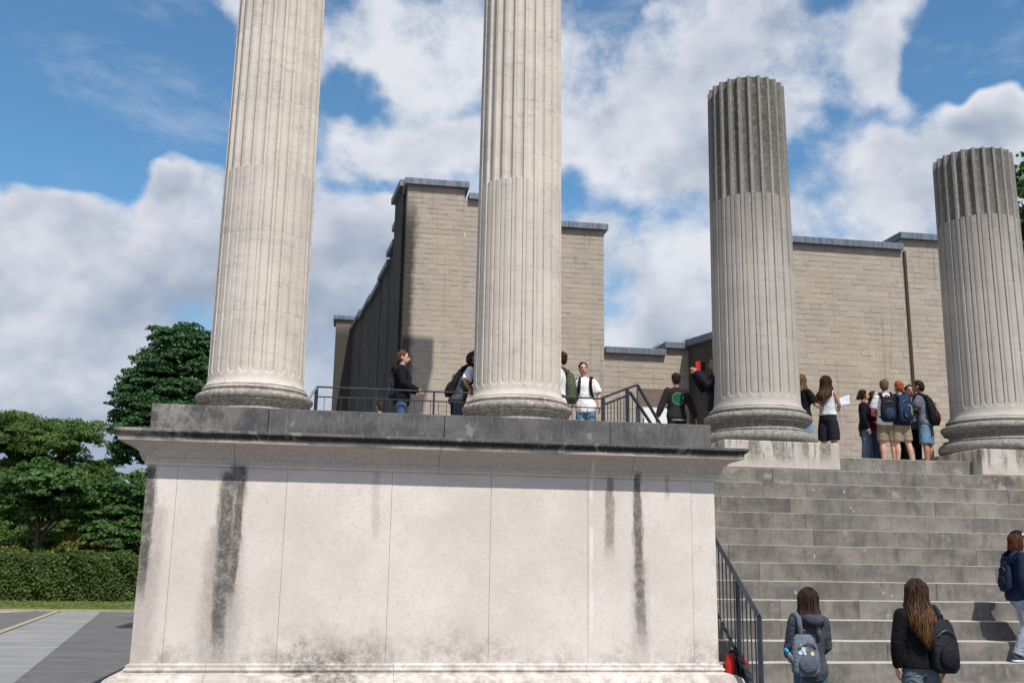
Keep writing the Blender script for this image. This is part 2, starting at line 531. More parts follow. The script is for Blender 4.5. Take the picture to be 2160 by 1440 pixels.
def leaf_mat(name, dark, light, trans=.35):
    m, t, b = base_mat(name)
    g = t.n('ShaderNodeNewGeometry')
    r = g.outputs['Random Per Island']
    c = t.mix(t.rng(r, 0, 1, 0, 1, False), dark, light)
    c = t.mix(t.rng(t.noise(g.outputs['Position'], .9, 3, .6), .35, .65, 0, .5), c, tuple(v * .6 for v in dark))
    t.L.new(c, b.inputs['Base Color'])
    b.inputs['Roughness'].default_value = .55
    b.inputs['Specular IOR Level'].default_value = .3
    tr = t.n('ShaderNodeBsdfTranslucent', {'Color': t.mix(1.0, c, (1.0, 1.15, .4), 'MULTIPLY')})
    mx = t.n('ShaderNodeMixShader', {0: trans})
    t.L.new(b.outputs[0], mx.inputs[1])
    t.L.new(tr.outputs[0], mx.inputs[2])
    t.L.new(mx.outputs[0], t.N['Material Output'].inputs[0])


# ------------------------------------------------------------------ mesh helpers
def link(o, parent=None):
    COL.objects.link(o)
    if parent is not None:
        o.parent = parent
    return o


def mesh_obj(name, verts, faces, mat, parent=None, smooth=False):
    me = bpy.data.meshes.new(name)
    me.from_pydata([tuple(v) for v in verts], [], faces)
    me.validate()
    if smooth:
        me.polygons.foreach_set('use_smooth', [True] * len(me.polygons))
    if mat:
        me.materials.append(MATS[mat])
    return link(bpy.data.objects.new(name, me), parent)


def bm_obj(name, bm, mat, parent=None, smooth=False, recalc=True):
    if recalc:
        bmesh.ops.recalc_face_normals(bm, faces=bm.faces)
    me = bpy.data.meshes.new(name)
    bm.to_mesh(me)
    bm.free()
    if smooth:
        me.polygons.foreach_set('use_smooth', [True] * len(me.polygons))
    if mat:
        me.materials.append(MATS[mat])
    return link(bpy.data.objects.new(name, me), parent)


def empty(name, loc=(0, 0, 0), rz=0.0):
    o = bpy.data.objects.new(name, None)
    o.empty_display_size = .2
    o.location = loc
    o.rotation_euler = (0, 0, rz)
    return link(o)


def tag(o, label, cat, group=None):
    o['label'] = label
    o['category'] = cat
    if group:
        o['group'] = group
    return o


def struct(o):
    o['kind'] = 'structure'
    return o


def box_bm(bm, lo, hi, bev=0.0, rot=None):
    """Axis box between two corners, edges chamfered by bev."""
    c = [(a + b) / 2 for a, b in zip(lo, hi)]
    s = [abs(b - a) for a, b in zip(lo, hi)]
    mt = Matrix.Translation(c) @ (rot.to_4x4() if rot else Matrix.Identity(4)) @ Matrix.Diagonal((*s, 1))
    r = bmesh.ops.create_cube(bm, size=1.0, matrix=mt)
    if bev:
        es = list({e for v in r['verts'] for e in v.link_edges})
        bmesh.ops.bevel(bm, geom=es, offset=bev, segments=1, affect='EDGES', profile=.5)


def box(name, lo, hi, mat, parent=None, bev=0.0):
    bm = bmesh.new()
    box_bm(bm, lo, hi, bev)
    return bm_obj(name, bm, mat, parent)


def ring_frame(d):
    d = d.normalized()
    a = Vector((0, 0, 1)) if abs(d.z) < .9 else Vector((0, 1, 0))
    s = d.cross(a).normalized()
    return s, s.cross(d).normalized()


def tube_bm(bm, pts, rad, n=8, cap=True, flat=None):
    """Swept tube through pts; rad a number or a list; flat = (vector, factor) squeezes along one direction."""
    pts = [Vector(p) for p in pts]
    if not isinstance(rad, (list, tuple)):
        rad = [rad] * len(pts)
    rings = []
    prev = None
    for i, p in enumerate(pts):
        d = (pts[min(i + 1, len(pts) - 1)] - pts[max(i - 1, 0)]).normalized()
        if prev is None:
            s, u = ring_frame(d)
        else:
            s = (prev - d * prev.dot(d)).normalized()
            u = s.cross(d).normalized()
        prev = s
        ring = []
        for k in range(n):
            a = 2 * math.pi * k / n
            o = (s * math.cos(a) + u * math.sin(a)) * rad[i]
            if flat:
                o -= flat[0] * (o.dot(flat[0]) * (1 - flat[1]))
            ring.append(bm.verts.new(p + o))
        rings.append(ring)
    for a, b in zip(rings, rings[1:]):
        for k in range(n):
            bm.faces.new((a[k], a[(k + 1) % n], b[(k + 1) % n], b[k]))
    if cap:
        bm.faces.new(rings[0][::-1])
        bm.faces.new(rings[-1])


def sweep(name, profile, path, offs, mat, parent, closed_back=True):
    """Moulding: profile = [(out, z)...] carried along a 2-D path; offs = outward direction at each path point."""
    verts, faces = [], []
    n = len(profile)
    for (px, py), (ox, oy) in zip(path, offs):
        for o, z in profile:
            verts.append((px + ox * o, py + oy * o, z))
    for i in range(len(path) - 1):
        for k in range(n - 1):
            a = i * n + k
            faces.append((a, a + 1, a + n + 1, a + n))
        if closed_back:
            a = i * n
            faces.append((a + n - 1, a, a + n, a + 2 * n - 1))
    faces.append(tuple(range(n)))
    faces.append(tuple(range(len(path) * n - n, len(path) * n))[::-1])
    me = bpy.data.meshes.new(name)
    me.from_pydata(verts, [], faces)
    bm = bmesh.new()
    bm.from_mesh(me)
    bpy.data.meshes.remove(me)
    return bm_obj(name, bm, mat, parent)


def lathe(name, prof, cx, cy, mat, parent, n=72, smooth=True):
    verts, faces = [], []
    for r, z in prof:
        for k in range(n):
            a = 2 * math.pi * k / n
            verts.append((cx + r * math.cos(a), cy + r * math.sin(a), z))
    for i in range(len(prof) - 1):
        for k in range(n):
            a, b = i * n + k, i * n + (k + 1) % n
            faces.append((a, b, b + n, a + n))
    faces.append(tuple(range(n))[::-1])
    faces.append(tuple(range((len(prof) - 1) * n, len(prof) * n)))
    o = mesh_obj(name, verts, faces, mat, parent, smooth)
    if smooth:
        me = o.data
        me.polygons.foreach_set('use_smooth', [True] * (len(me.polygons) - 2) + [False] * 2)
    return o


def arc(c, r, a0, a1, n):
    return [(c[0] + r[0] * math.cos(a0 + (a1 - a0) * i / n), c[1] + r[1] * math.sin(a0 + (a1 - a0) * i / n)) for i in range(n + 1)]

# ------------------------------------------------------------------ main measures
RISE, TREAD, Y0 = .24, .2539, 12.9425          # step i (-4 .. 9): front edge at Y0 + TREAD*i, top at RISE*(i+5)
FLOOR = RISE * 14
YD = 12.13                                     # front of the cheek wall
XL, XR = at(291, 1200, YD).x, at(1511, 1200, YD).x
COLS = [(-1.45, 'tall'), (2.66, 'tall'), (6.74, 9.93), (11.10, 8.98)]
YC = 15.92
CELLA_Y = 23.0
CELLA_X0 = at(853, 600, CELLA_Y).x
WING_Y = 20.5

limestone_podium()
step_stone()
column_stone('pale column stone', .35, (.625, .56, .495), 14.0)
column_stone('weathered column stone', .95, (.455, .42, .375), 5.6)
plinth_stone()
brick_mat()
dark_wall_mat()
zinc_mat()
grass_mat()
paving_mat('cobble paving', (.105, .103, .105), (.155, .15, .148), .12)
paving_mat('slab paving', (.195, .195, .19), (.25, .248, .24), .35)
paving_mat('asphalt', (.10, .098, .10), (.145, .142, .14), .15)
paving_mat('sandy gravel', (.30, .26, .215), (.40, .35, .29), .1)
plain('kerb stone', (.34, .29, .2), .9, bmp=.3)
mortar_mat()
plain('floor stone', (.30, .275, .24), .9, bmp=.3, scale=2)
plain('dark steel', (.05, .06, .075), .45, .3, .2)
plain('brown joint', (.055, .04, .03), .8)
plain('bark', (.11, .085, .065), .95, bmp=.8, bscale=14)
leaf_mat('maple leaves', (.026, .085, .03), (.08, .18, .055), .4)
leaf_mat('robinia leaves', (.07, .14, .035), (.19, .28, .08), .5)
leaf_mat('plane leaves', (.04, .11, .026), (.13, .23, .065), .4)
leaf_mat('hedge leaves', (.048, .10, .02), (.16, .205, .055), .42)
leaf_mat('shrub leaves', (.07, .09, .014), (.20, .19, .04), .35)
leaf_mat('wood leaves', (.012, .03, .010), (.03, .06, .017), .25)

# ------------------------------------------------------------------ ground
struct(mesh_obj('ground', [(-500, -80, 0), (500, -80, 0), (500, 900, 0), (-500, 900, 0)], [(0, 1, 2, 3)], 'grass'))


def sheet(name, pts, z, mat):
    return struct(mesh_obj(name, [(x, y, z) for x, y in pts], [tuple(range(len(pts)))], mat))


sheet('forecourt_pavement', [(-90, -60), (60, -60), (60, 33.0), (-90, 33.0)], .004, 'cobble paving')
l1a, l1b = atz(0, 1338, 0), atz(125, 1291, 0)
l2a, l2b = atz(30, 1440, 0), atz(212, 1291, 0)


def on_line(a, b, y):
    return a.x + (b.x - a.x) * (y - a.y) / (b.y - a.y)


sheet('slab_path', [(on_line(l1a, l1b, 6), 6), (on_line(l2a, l2b, 6), 6), (on_line(l2a, l2b, 33), 33), (on_line(l1a, l1b, 33), 33)], .008, 'slab paving')
sheet('asphalt_road', [(-60, 6), (on_line(l1a, l1b, 6) - .16, 6), (on_line(l1a, l1b, 33) - .16, 33), (-60, 33)], .008, 'asphalt')
sheet('gravel_strip', [(-60, 29.6), (-10.6, 30.2), (-8.9, 33), (-60, 33)], .012, 'sandy gravel')
k = [(on_line(l1a, l1b, 6), 6), (on_line(l1a, l1b, 33), 33)]
kerb = empty('kerb')
for i in range(27):
    y0 = 6 + i
    x0, x1 = on_line(l1a, l1b, y0), on_line(l1a, l1b, y0 + 1)
    bm = bmesh.new()
    vs = [bm.verts.new(v) for v in ((x0 - .16, y0, 0), (x0, y0, 0), (x1, y0 + .99, 0), (x1 - .16, y0 + .99, 0))]
    f = bm.faces.new(vs)
    ex = bmesh.ops.extrude_face_region(bm, geom=[f])
    bmesh.ops.translate(bm, vec=(0, 0, .035), verts=[v for v in ex['geom'] if isinstance(v, bmesh.types.BMVert)])
    bm_obj('kerb_stone', bm, 'kerb stone', kerb)
struct(kerb)
edge = empty('grass_kerb')
for i in range(40):
    x0 = -26 + i * .9
    box('kerb_stone', (x0, 33.0, 0), (x0 + .89, 33.12, .07), 'kerb stone', edge)
struct(edge)

# ------------------------------------------------------------------ cheek wall (podium) in front of the two tall columns
pod = empty('podium_wall', (0, 0, 0))
tag(pod, 'pale limestone podium wall with moulded cornice and black streaks left of the stairs', 'podium')
YB = 15.3
box('core', (XL + .06, YD + .2, 0), (XR - .06, YB, FLOOR - .31), 'podium limestone', pod)
box('rear_core', (XL - .2, YB, 0), (XL + 1.5, 44, FLOOR - .31), 'podium limestone', pod)
# facing slabs
jx = [XL] + [at(p, 1150, YD).x for p in (362, 597, 822, 1034, 1240, 1460)] + [XR]
for i, (a, b_) in enumerate(zip(jx, jx[1:])):
    dy = (0, .001, -.001, .0015, 0, -.001, .001)[i]
    bm = bmesh.new()
    g = .0012
    box_bm(bm, (a + (g if i else 0), YD + dy, .45), (b_ - (g if i < 6 else 0), YD + .24, 2.66), .003)
    bm_obj('facing_slab', bm, 'podium limestone', pod)
for s, xx in ((-1, XL), (1, XR)):
    for y0, y1 in ((YD + .243, 13.4), (13.404, YB)):
        lo, hi = (min(xx, xx - s * .09), y0, .5), (max(xx, xx - s * .09), y1, 2.66)
        box('facing_slab', lo, hi, 'podium limestone', pod, .003)
corn = [(-.08, 2.655), (.028, 2.655), (.028, 2.688), (.045, 2.692), (.05, 2.705), (.062, 2.712), (.062, 2.738), (.075, 2.742)]
corn += [(.075 + .2 * (1 - math.cos(q * math.pi / 2 / 6)) ** .9, 2.742 + .158 * math.sin(q * math.pi / 2 / 6)) for q in range(1, 7)]
corn += [(.29, 2.902), (.292, 2.912), (.292, 2.958), (.335, 2.998), (.338, 3.004), (.338, 3.03), (.332, 3.036), (-.08, 3.07)]
cj = [at(p, 920, 11.8).x for p in (493, 932, 1345)]
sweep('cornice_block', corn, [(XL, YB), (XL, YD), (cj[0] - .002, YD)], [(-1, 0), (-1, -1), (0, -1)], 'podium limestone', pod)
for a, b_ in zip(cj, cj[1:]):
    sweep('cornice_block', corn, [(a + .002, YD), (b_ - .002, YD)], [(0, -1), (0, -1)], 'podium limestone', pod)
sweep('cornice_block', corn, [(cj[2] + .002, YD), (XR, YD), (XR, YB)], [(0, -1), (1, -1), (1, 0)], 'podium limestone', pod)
pl, pr = at(320, 852, YD).x, at(1500, 897, YD).x
pj = [pl] + [at(p, 880, YD).x for p in (566, 938, 1287)] + [pr]
for i, (a, b_) in enumerate(zip(pj, pj[1:])):
    box('cap_block', (a + .0025, YD + (0, .003, .0, .004)[i], 3.045), (b_ - .0025, YD + .9, FLOOR - (0, .004, .002, .004)[i]), 'podium limestone', pod, .008)
basep = [(-.05, .0), (.36, .0), (.36, .14), (.30, .145), (.30, .30), (.285, .36), (.25, .405), (.19, .435), (.10, .452), (.062, .457), (.05, .462),
         (.05, .470), (.062, .474), (.068, .486), (.062, .50), (.05, .505), (.042, .512), (.042, .538), (.02, .543), (.0, .556), (-.05, .56)]
basep = [(o * .85, max(0, z - .075)) for o, z in basep]
basep[0] = (-.05, 0)
basep[1] = (.306, 0)
bj = [at(p, 1424, 12.0).x for p in (430, 830, 1240)]
sweep('base_block', basep, [(XL, YB), (XL, YD), (bj[0] - .002, YD)], [(-1, 0), (-1, -1), (0, -1)], 'podium limestone', pod)
for a, b_ in zip(bj, bj[1:]):
    sweep('base_block', basep, [(a + .002, YD), (b_ - .002, YD)], [(0, -1), (0, -1)], 'podium limestone', pod)
sweep('base_block', basep, [(bj[2] + .002, YD), (XR, YD), (XR, YB)], [(0, -1), (1, -1), (1, 0)], 'podium limestone', pod)

# ------------------------------------------------------------------ stairs
stairs = empty('staircase')
tag(stairs, 'wide grey stone staircase climbing to the columns on the right', 'stairs')
SX0, SX1 = XR + .004, 17.5
known = {7: [(2127, 1045)], 8: [(1630, 1003)], 3: [(2060, 1170)], 2: [(1758, 1205)], 1: [(1600, 1245), (1976, 1250)], 0: [(1813, 1285)], -1: [(1647, 1330)], -2: [(1872, 1372)], 5: [(1700, 1090), (2100, 1100)], 6: [(1666, 1060)], 4: [(1960, 1130)]}
srng = random.Random(3)
pl3, pr3 = 5.79, 7.70
pl4 = 10.157
for i in range(-4, 10):
    yf, zt = Y0 + TREAD * i, RISE * (i + 5)
    js = [at(px, py, yf).x for px, py in known.get(i, [])]
    x = SX0 + srng.uniform(.6, 2.2)
    while x < SX1:
        if all(abs(x - j) > 1.0 for j in js):
            js.append(x)
        x += srng.uniform(3.0, 4.6)
    js = [SX0] + sorted(j for j in js if SX0 + .3 < j < SX1 - .3) + [SX1]
    spans = list(zip(js, js[1:]))
    if i == 9:
        spans = [(SX0, pl3 - .004), (pr3 + .006, pl4 - .004), (pl4 + 1.95, SX1)]
    for a, b_ in spans:
        bm = bmesh.new()
        back = yf + (TREAD + .12 if i < 9 else .9)
        lo = (a + .0015, yf + srng.uniform(-.004, .004), zt - RISE + (0 if i > -4 else -.05))
        box_bm(bm, lo, (b_ - .0015, back, zt), .0)
        es = [e for e in bm.edges if all(v.co.z > zt - .01 for v in e.verts) and all(v.co.y < yf + .02 for v in e.verts)]
        vs = [e for e in bm.edges if abs(e.verts[0].co.z - e.verts[1].co.z) > .1 and all(v.co.y < yf + .02 for v in e.verts)]
        bmesh.ops.bevel(bm, geom=vs, offset=.004, segments=1, affect='EDGES')
        es = [e for e in bm.edges if all(v.co.z > zt - .01 for v in e.verts) and all(v.co.y < yf + .02 for v in e.verts) and abs(e.verts[0].co.x - e.verts[1].co.x) > .1]
        bmesh.ops.bevel(bm, geom=es, offset=.012, segments=2, affect='EDGES', profile=.5)
        # worn, slightly wavy nosing
        n = max(3, int((b_ - a) / .35))
        for k in range(1, n):
            xx = a + (b_ - a) * k / n
            bmesh.ops.bisect_plane(bm, geom=bm.verts[:] + bm.edges[:] + bm.faces[:], plane_co=(xx, 0, 0), plane_no=(1, 0, 0))
        off = {}
        for v in bm.verts:
            if v.co.z > zt - .03 and v.co.y < yf + .05:
                q = off.setdefault(round(v.co.x, 2), (srng.uniform(-.005, .001), srng.uniform(0, .005)))
                v.co.z += q[0]
                v.co.y += q[1]
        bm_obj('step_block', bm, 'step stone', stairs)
box('under_mass', (SX0 + .05, Y0 + 8 * TREAD + .35, 0), (SX1, 44, FLOOR - .25), 'mortar', stairs)

# platform floor, slabs seen edge-on only
fl = struct(box('platform_floor', (XL + .02, YD + .93, FLOOR - .24), (SX0, 44, FLOOR - .012), 'floor stone'))
fl2 = struct(box('platform_floor', (SX0 + .002, Y0 + TREAD * 9 + .905, FLOOR - .24), (SX1, 44, FLOOR - .012), 'floor stone'))


# ------------------------------------------------------------------ columns
def shaft_ring(cx, cy, z, rad, zb, zc, plain_depth):
    us = [-.5, -.44, -.385, -.34, -.28, -.18, -.09, 0, .09, .18, .28, .34, .385, .44]
    out = []
    h = .085
    for k in range(24):
        for u in us:
            w = .385
            if z <= zb:
                w = 0.0
            elif z < zb + h:
                w *= math.sqrt(max(0, 1 - ((zb + h - z) / h) ** 2))
            a = abs(u) / w if w > .01 else 9
            if a >= 1:
                d = 0.0
            elif z < zc:
                d = .007 + .019 * math.exp(-((a - .86) / .13) ** 2)
            else:
                d = plain_depth * math.sqrt(max(0, 1 - a * a)) + .006
            t_ = 2 * math.pi * (k + u + .3) / 24
            r = rad - d
            out.append((cx + r * math.cos(t_), cy + r * math.sin(t_), z))
    return out


def column(cx, top, mat, rb, rt, zt_ref, joints, zc, label, plain_depth=.055):
    c = empty('column')
    tag(c, label, 'column', 'fluted columns along the platform edge')
    tall = top == 'tall'
    ztop = 13.8 if tall else top
    w = .955
    x0, x1 = cx - w, cx + w
    box('plinth', (x0, Y0 + 8 * TREAD + .002, 3.122), (x1, YC + w, 3.55), 'plinth stone', c, .012)
    base = [(.40, 3.552)] + arc((.845, 3.652), (.105, .10), -math.pi / 2, math.pi / 2, 10) + [(.862, 3.753), (.862, 3.785), (.84, 3.788)]
    base += [(.79, 3.80), (.765, 3.83), (.76, 3.865), (.78, 3.895), (.815, 3.91), (.848, 3.912), (.848, 3.935)] + arc((.82, 3.995), (.068, .06), -math.pi / 2, math.pi / 2, 8)
    base += [(.80, 4.056), (.80, 4.072), (.765, 4.076)] + arc((.765, 4.112), (.035, .034), -math.pi / 2, math.pi / 2, 5) + [(rb + .03, 4.158), (.40, 4.16)]
    lathe('base', base, cx, YC, mat, c)
    zs = [4.16] + [j for j in joints if 4.6 < j < ztop - .3] + [ztop]

    def rad(z):
        q = (z - 4.16) / (zt_ref - 4.16)
        return rb + (rt - rb) * (q ** 1.25 if q > 0 else 0) + .045 * max(0, 1 - (z - 4.16) / .12) ** 2

    zb = 4.33
    for za, z1 in zip(zs, zs[1:]):
        zl = [za, za + .004]
        if za < 4.2:
            zl += [4.20, 4.24, 4.28, zb, zb + .008, zb + .02, zb + .04, zb + .06, zb + .085]
        zl += [za + (z1 - za) * q / 5 for q in range(1, 5) if za + (z1 - za) * q / 5 > zl[-1] + .05]
        if za < zc < z1:
            zl = [z for z in zl if abs(z - zc) > .05] + [zc - .02, zc - .001, zc]
        zl = sorted(set(zl)) + [z1 - .004, z1]
        verts, faces = [], []
        for z in zl:
            e = .0035 if z in (za, z1) and not (za < 4.2 and z == za) else 0
            if z == z1 == ztop and not tall:
                e = .012
            verts += shaft_ring(cx, YC, z, rad(z) - e, zb, zc, plain_depth)
        n = 24 * 14
        for i in range(len(zl) - 1):
            for k in range(n):
                p, q = i * n + k, i * n + (k + 1) % n
                faces.append((p, q, q + n, p + n))
        faces.append(tuple(range(n))[::-1])
        faces.append(tuple(range((len(zl) - 1) * n, len(zl) * n)))
        if z1 == ztop and not tall:
            # broken rim: nothing is quite level
            m_ = (len(zl) - 1) * n
            for k in range(n):
                x, y, z = verts[m_ + k]
                dz = -.02 * (math.sin(k * .11) + math.sin(k * .29 + 1)) * .5 - .012 * srng.random()
                verts[m_ + k] = (x, y, z + dz)
        d = mesh_obj('drum', verts, faces, mat, c, True)
        d.data.set_sharp_from_angle(angle=R(28))
    if tall:
        cap = [(.3, 13.8), (.64, 13.8), (.70, 13.84), (.70, 13.89), (.62, 13.92), (.60, 14.05), (.64, 14.3), (.68, 14.5), (.71, 14.68), (.72, 14.72), (.3, 14.72)]
        lathe('capital', cap, cx, YC, mat, c, 48)
        box('abacus', (cx - .85, YC - .85, 14.722), (cx + .85, YC + .85, 15.45), mat, c, .02)
    return c


def zj(px, *ys):
    return [at(px, y, YC - .7).z for y in ys]


column(-1.45, 'tall', 'pale column stone', .725, .69, 12.5, zj(560, 655, 485, 345, 205, 50), zj(565, 348)[0], 'leftmost tall pale fluted column, cut by the top of the picture')
column(2.66, 'tall', 'pale column stone', .712, .668, 12.5, zj(1090, 705, 560, 320, 206, 60), zj(1090, 372)[0], 'second tall pale fluted column, right of the boy in the black jacket')
column(6.74, 9.93, 'weathered column stone', .712, .67, 10, zj(1590, 705, 553), zj(1575, 402)[0], 'broken fluted column with a dark flat top beside the stairs', .058)
column(11.10, 8.98, 'weathered column stone', .712, .67, 10, zj(2100, 735, 590), zj(2060, 446)[0], 'shortest broken fluted column at the right edge of the picture', .058)

# ------------------------------------------------------------------ brick building behind the columns
bld = empty('brick_building', (0, 0, 0))
tag(bld, 'beige brick building with stepped walls and zinc copings behind the columns', 'building')
cz = lambda px, py, Y=CELLA_Y: at(px, py, Y).z
cxx = lambda px, py=600, Y=CELLA_Y: at(px, py, Y).x
SEG = [  # x0, x1, coping top, plane y
    (CELLA_X0, cxx(981, 400), cz(915, 381.5), CELLA_Y),
    (cxx(981, 400), cxx(1100, 430), cz(995, 409), CELLA_Y + .03),
    (cxx(1100, 430), cxx(1275, 600), cz(1230, 471), CELLA_Y + .03),
    (cxx(1275, 740), cxx(1404, 740), cz(1340, 734), CELLA_Y + .05),
    (cxx(1404, 740), cxx(1456, 760), cz(1430, 722.5), CELLA_Y + .05),
]
XIN = SEG[-1][1]
_d = ray(1504, 703.5)
_ys = XIN / (_d.x / _d.y)
_zs = CAM_H + _d.z * _ys / _d.y
Z_IN = at(1456, 718, CELLA_Y).z
Z_LO = Z_IN + (_zs - Z_IN) * (CELLA_Y - WING_Y) / (CELLA_Y - _ys)
XLO = cxx(1585, 600, WING_Y)
WSEG = [(XLO, cxx(1906, 600, WING_Y), cz(1785, 508, WING_Y), WING_Y), (cxx(1906, 600, WING_Y), cxx(2090, 600, WING_Y), cz(1945, 495.5, WING_Y), WING_Y - .004)]
BH, BL, J = .125, .25, .011
brng = random.Random(11)
bricks = []
for si, (x0, x1, zt, yy) in enumerate(SEG + WSEG):
    ztop = zt - .13
    z = FLOOR
    row = 0
    depth = .9
    box('wall_core', (x0, yy + .005, FLOOR - .02), (x1, yy + depth, ztop), 'mortar', bld)
    while z < ztop - .04:
        h = min(BH, ztop - z)
        x = x0 - (0 if row % 2 else .12) + brng.uniform(-.03, .03) * (row % 3)
        while x < x1:
            L = BL if brng.random() < .72 else brng.choice((.125, .19, .31))
            a, b_ = max(x, x0), min(x + L, x1)
            if 0 < x - x0 < .05 or (x < x0 and x + L < x0 + .04):
                a = x0
            if a > x0 and a - x0 < .04:
                a = x0
            if b_ - a > .02:
                bricks.append((a, b_, z, h, yy, si))
            x += L
        z += BH
        row += 1
print('bricks', len(bricks))


def proj_px(p):
    d = Vector(p) - Vector((0, 0, CAM_H))
    w = d.dot(_fw)
    return 1080 + FOC * d.dot(_rt) / w, 720 - FOC * d.dot(_up) / w, w


def brick_score(b):
    px, py, w = proj_px(((b[0] + b[1]) / 2, b[4], b[2]))
    if not (0 < px < 2160) or py > 945:
        return -1
    for c0, c1 in ((1000, 1182), (1495, 1690), (1985, 2160)):
        if c0 < px < c1:
            return -1
    if b[2] < 4.5 and px < 1500:
        return -1
    return (b[1] - b[0]) * b[3] / w / w * 1e4 * (1.5 if b[5] == 5 else 1)


order = sorted(range(len(bricks)), key=lambda i: -brick_score(bricks[i]))
single = set(order[:300])
meshes = {}


def brick_mesh(L, h):
    key = (round(L, 2), round(h, 3))
    if key not in meshes:
        bm = bmesh.new()
        box_bm(bm, (-L / 2 + J / 2, -.002, J / 2), (L / 2 - J / 2, .04, h - J / 2), .0035)
        bmesh.ops.recalc_face_normals(bm, faces=bm.faces)
        me = bpy.data.meshes.new('brick')
        bm.to_mesh(me)
        bm.free()
        me.materials.append(MATS['brick'])
        meshes[key] = me
    return meshes[key]


V, Fc = [], []
for i, (a, b_, z, h, yy, si) in enumerate(bricks):
    dy = brng.uniform(-.003, .003)
    if i in single:
        o = link(bpy.data.objects.new('brick', brick_mesh(b_ - a, h)), bld)
        o.location = ((a + b_) / 2, yy + dy, z)
    else:
        n = len(V)
        y0, y1 = yy - .002 + dy, yy + .04
        e = .0035
        V += [(a + J / 2 + e, y0, z + J / 2 + e), (b_ - J / 2 - e, y0, z + J / 2 + e), (b_ - J / 2 - e, y0, z + h - J / 2 - e), (a + J / 2 + e, y0, z + h - J / 2 - e),
              (a + J / 2, y0 + e, z + J / 2), (b_ - J / 2, y0 + e, z + J / 2), (b_ - J / 2, y0 + e, z + h - J / 2), (a + J / 2, y0 + e, z + h - J / 2),
              (a + J / 2, y1, z + J / 2), (b_ - J / 2, y1, z + J / 2), (b_ - J / 2, y1, z + h - J / 2), (a + J / 2, y1, z + h - J / 2)]
        Fc += [(n, n + 1, n + 2, n + 3)]
        for q in (0, 4):
            for k in range(4):
                k2 = (k + 1) % 4
                Fc.append((n + q + k2, n + q + k, n + q + 4 + k, n + q + 4 + k2))
rest = mesh_obj('brickwork', V, Fc, 'brick', bld)
rest['kind'] = 'stuff'


def coping(x0, x1, zt, yy, over0=.09, over1=.09, back=1.0):
    """Folded zinc cap: drip edge, face and sloping top."""
    f = yy - .12
    prof = [(f + .03, zt - .15), (f, zt - .15), (f, zt - .012), (f + .012, zt), (yy + back, zt + .02), (yy + back, zt - .15)]
    verts = [(x, y, z) for x in (x0 - over0, x1 + over1) for y, z in prof]
    n = len(prof)
    faces = [tuple(range(n)), tuple(range(n, 2 * n))[::-1]] + [(k, (k + 1) % n, n + (k + 1) % n, n + k) for k in range(n)]
    me = bpy.data.meshes.new('coping')
    me.from_pydata(verts, [], faces)
    bm = bmesh.new()
    bm.from_mesh(me)
    bpy.data.meshes.remove(me)
    o = bm_obj('coping', bm, 'zinc sheet', bld)
    bm = bmesh.new()
    x = x0 + .45
    while x < x1 - .1:
        box_bm(bm, (x - .008, f - .006, zt - .148), (x + .008, f + .002, zt - .002))
        x += .62
    if bm.verts:
        bm_obj('seam', bm, 'zinc sheet', o)
    else:
        bm.free()


S = SEG
coping(S[0][0], S[0][1], S[0][2], CELLA_Y)
coping(S[1][0] + .1, S[1][1], S[1][2], CELLA_Y + .03, -.0)
coping(S[2][0] + .1, S[2][1], S[2][2], CELLA_Y + .03, 0, .08)
coping(S[3][0] + .02, S[3][1], S[3][2], CELLA_Y + .05, 0, 0)
coping(S[4][0], S[4][1], S[4][2], CELLA_Y + .05, .02, 0)
coping(WSEG[0][0] - .02, WSEG[0][1], WSEG[0][2], WING_Y, .06, .0, 1)
coping(WSEG[1][0], WSEG[1][1], WSEG[1][2], WING_Y - .004, .06, .1, 1)
# small hipped roof lights that show behind the low wall
for px, py, w in ((1393, 722, .5), (1455, 708, .8)):
    c = at(px, py, CELLA_Y + 1.6)
    bm = bmesh.new()
    vs = [bm.verts.new(v) for v in ((c.x - w, c.y - .2, c.z - .5), (c.x + w * 1.3, c.y - .2, c.z - .5), (c.x + w * 1.3, c.y + 1.6, c.z - .5), (c.x - w, c.y + 1.6, c.z - .5), (c.x, c.y, c.z), (c.x + w * .9, c.y, c.z - .03), (c.x + w * .9, c.y + 1, c.z - .03), (c.x, c.y + 1, c.z))]
    for f in ((0, 1, 5, 4), (1, 2, 6, 5), (2, 3, 7, 6), (3, 0, 4, 7), (4, 5, 6, 7)):
        bm.faces.new([vs[q] for q in f])
    bm_obj('roof_light', bm, 'zinc sheet', bld)

# right wing's side wall from the inner corner, its shade painted dark
dcz = lambda px, py: None


def plane_pt(px, py, P0, P1):
    d = ray(px, py)
    n = Vector((P1[1] - P0[1], -(P1[0] - P0[0]), 0))
    s = n.dot(Vector((P0[0], P0[1], 0))) / n.dot(d)
    return Vector((0, 0, CAM_H)) + d * s


def prism(name, quad, off, mat, parent):
    """Polygon quad pushed along off."""
    n = len(quad)
    verts = [tuple(p) for p in quad] + [tuple(Vector(p) + Vector(off)) for p in quad]
    faces = [tuple(range(n)), tuple(range(n, 2 * n))[::-1]] + [(k, (k + 1) % n, n + (k + 1) % n, n + k) for k in range(n)]
    me = bpy.data.meshes.new(name)
    me.from_pydata(verts, [], faces)
    bm = bmesh.new()
    bm.from_mesh(me)
    bpy.data.meshes.remove(me)
    return bm_obj(name, bm, mat, parent)


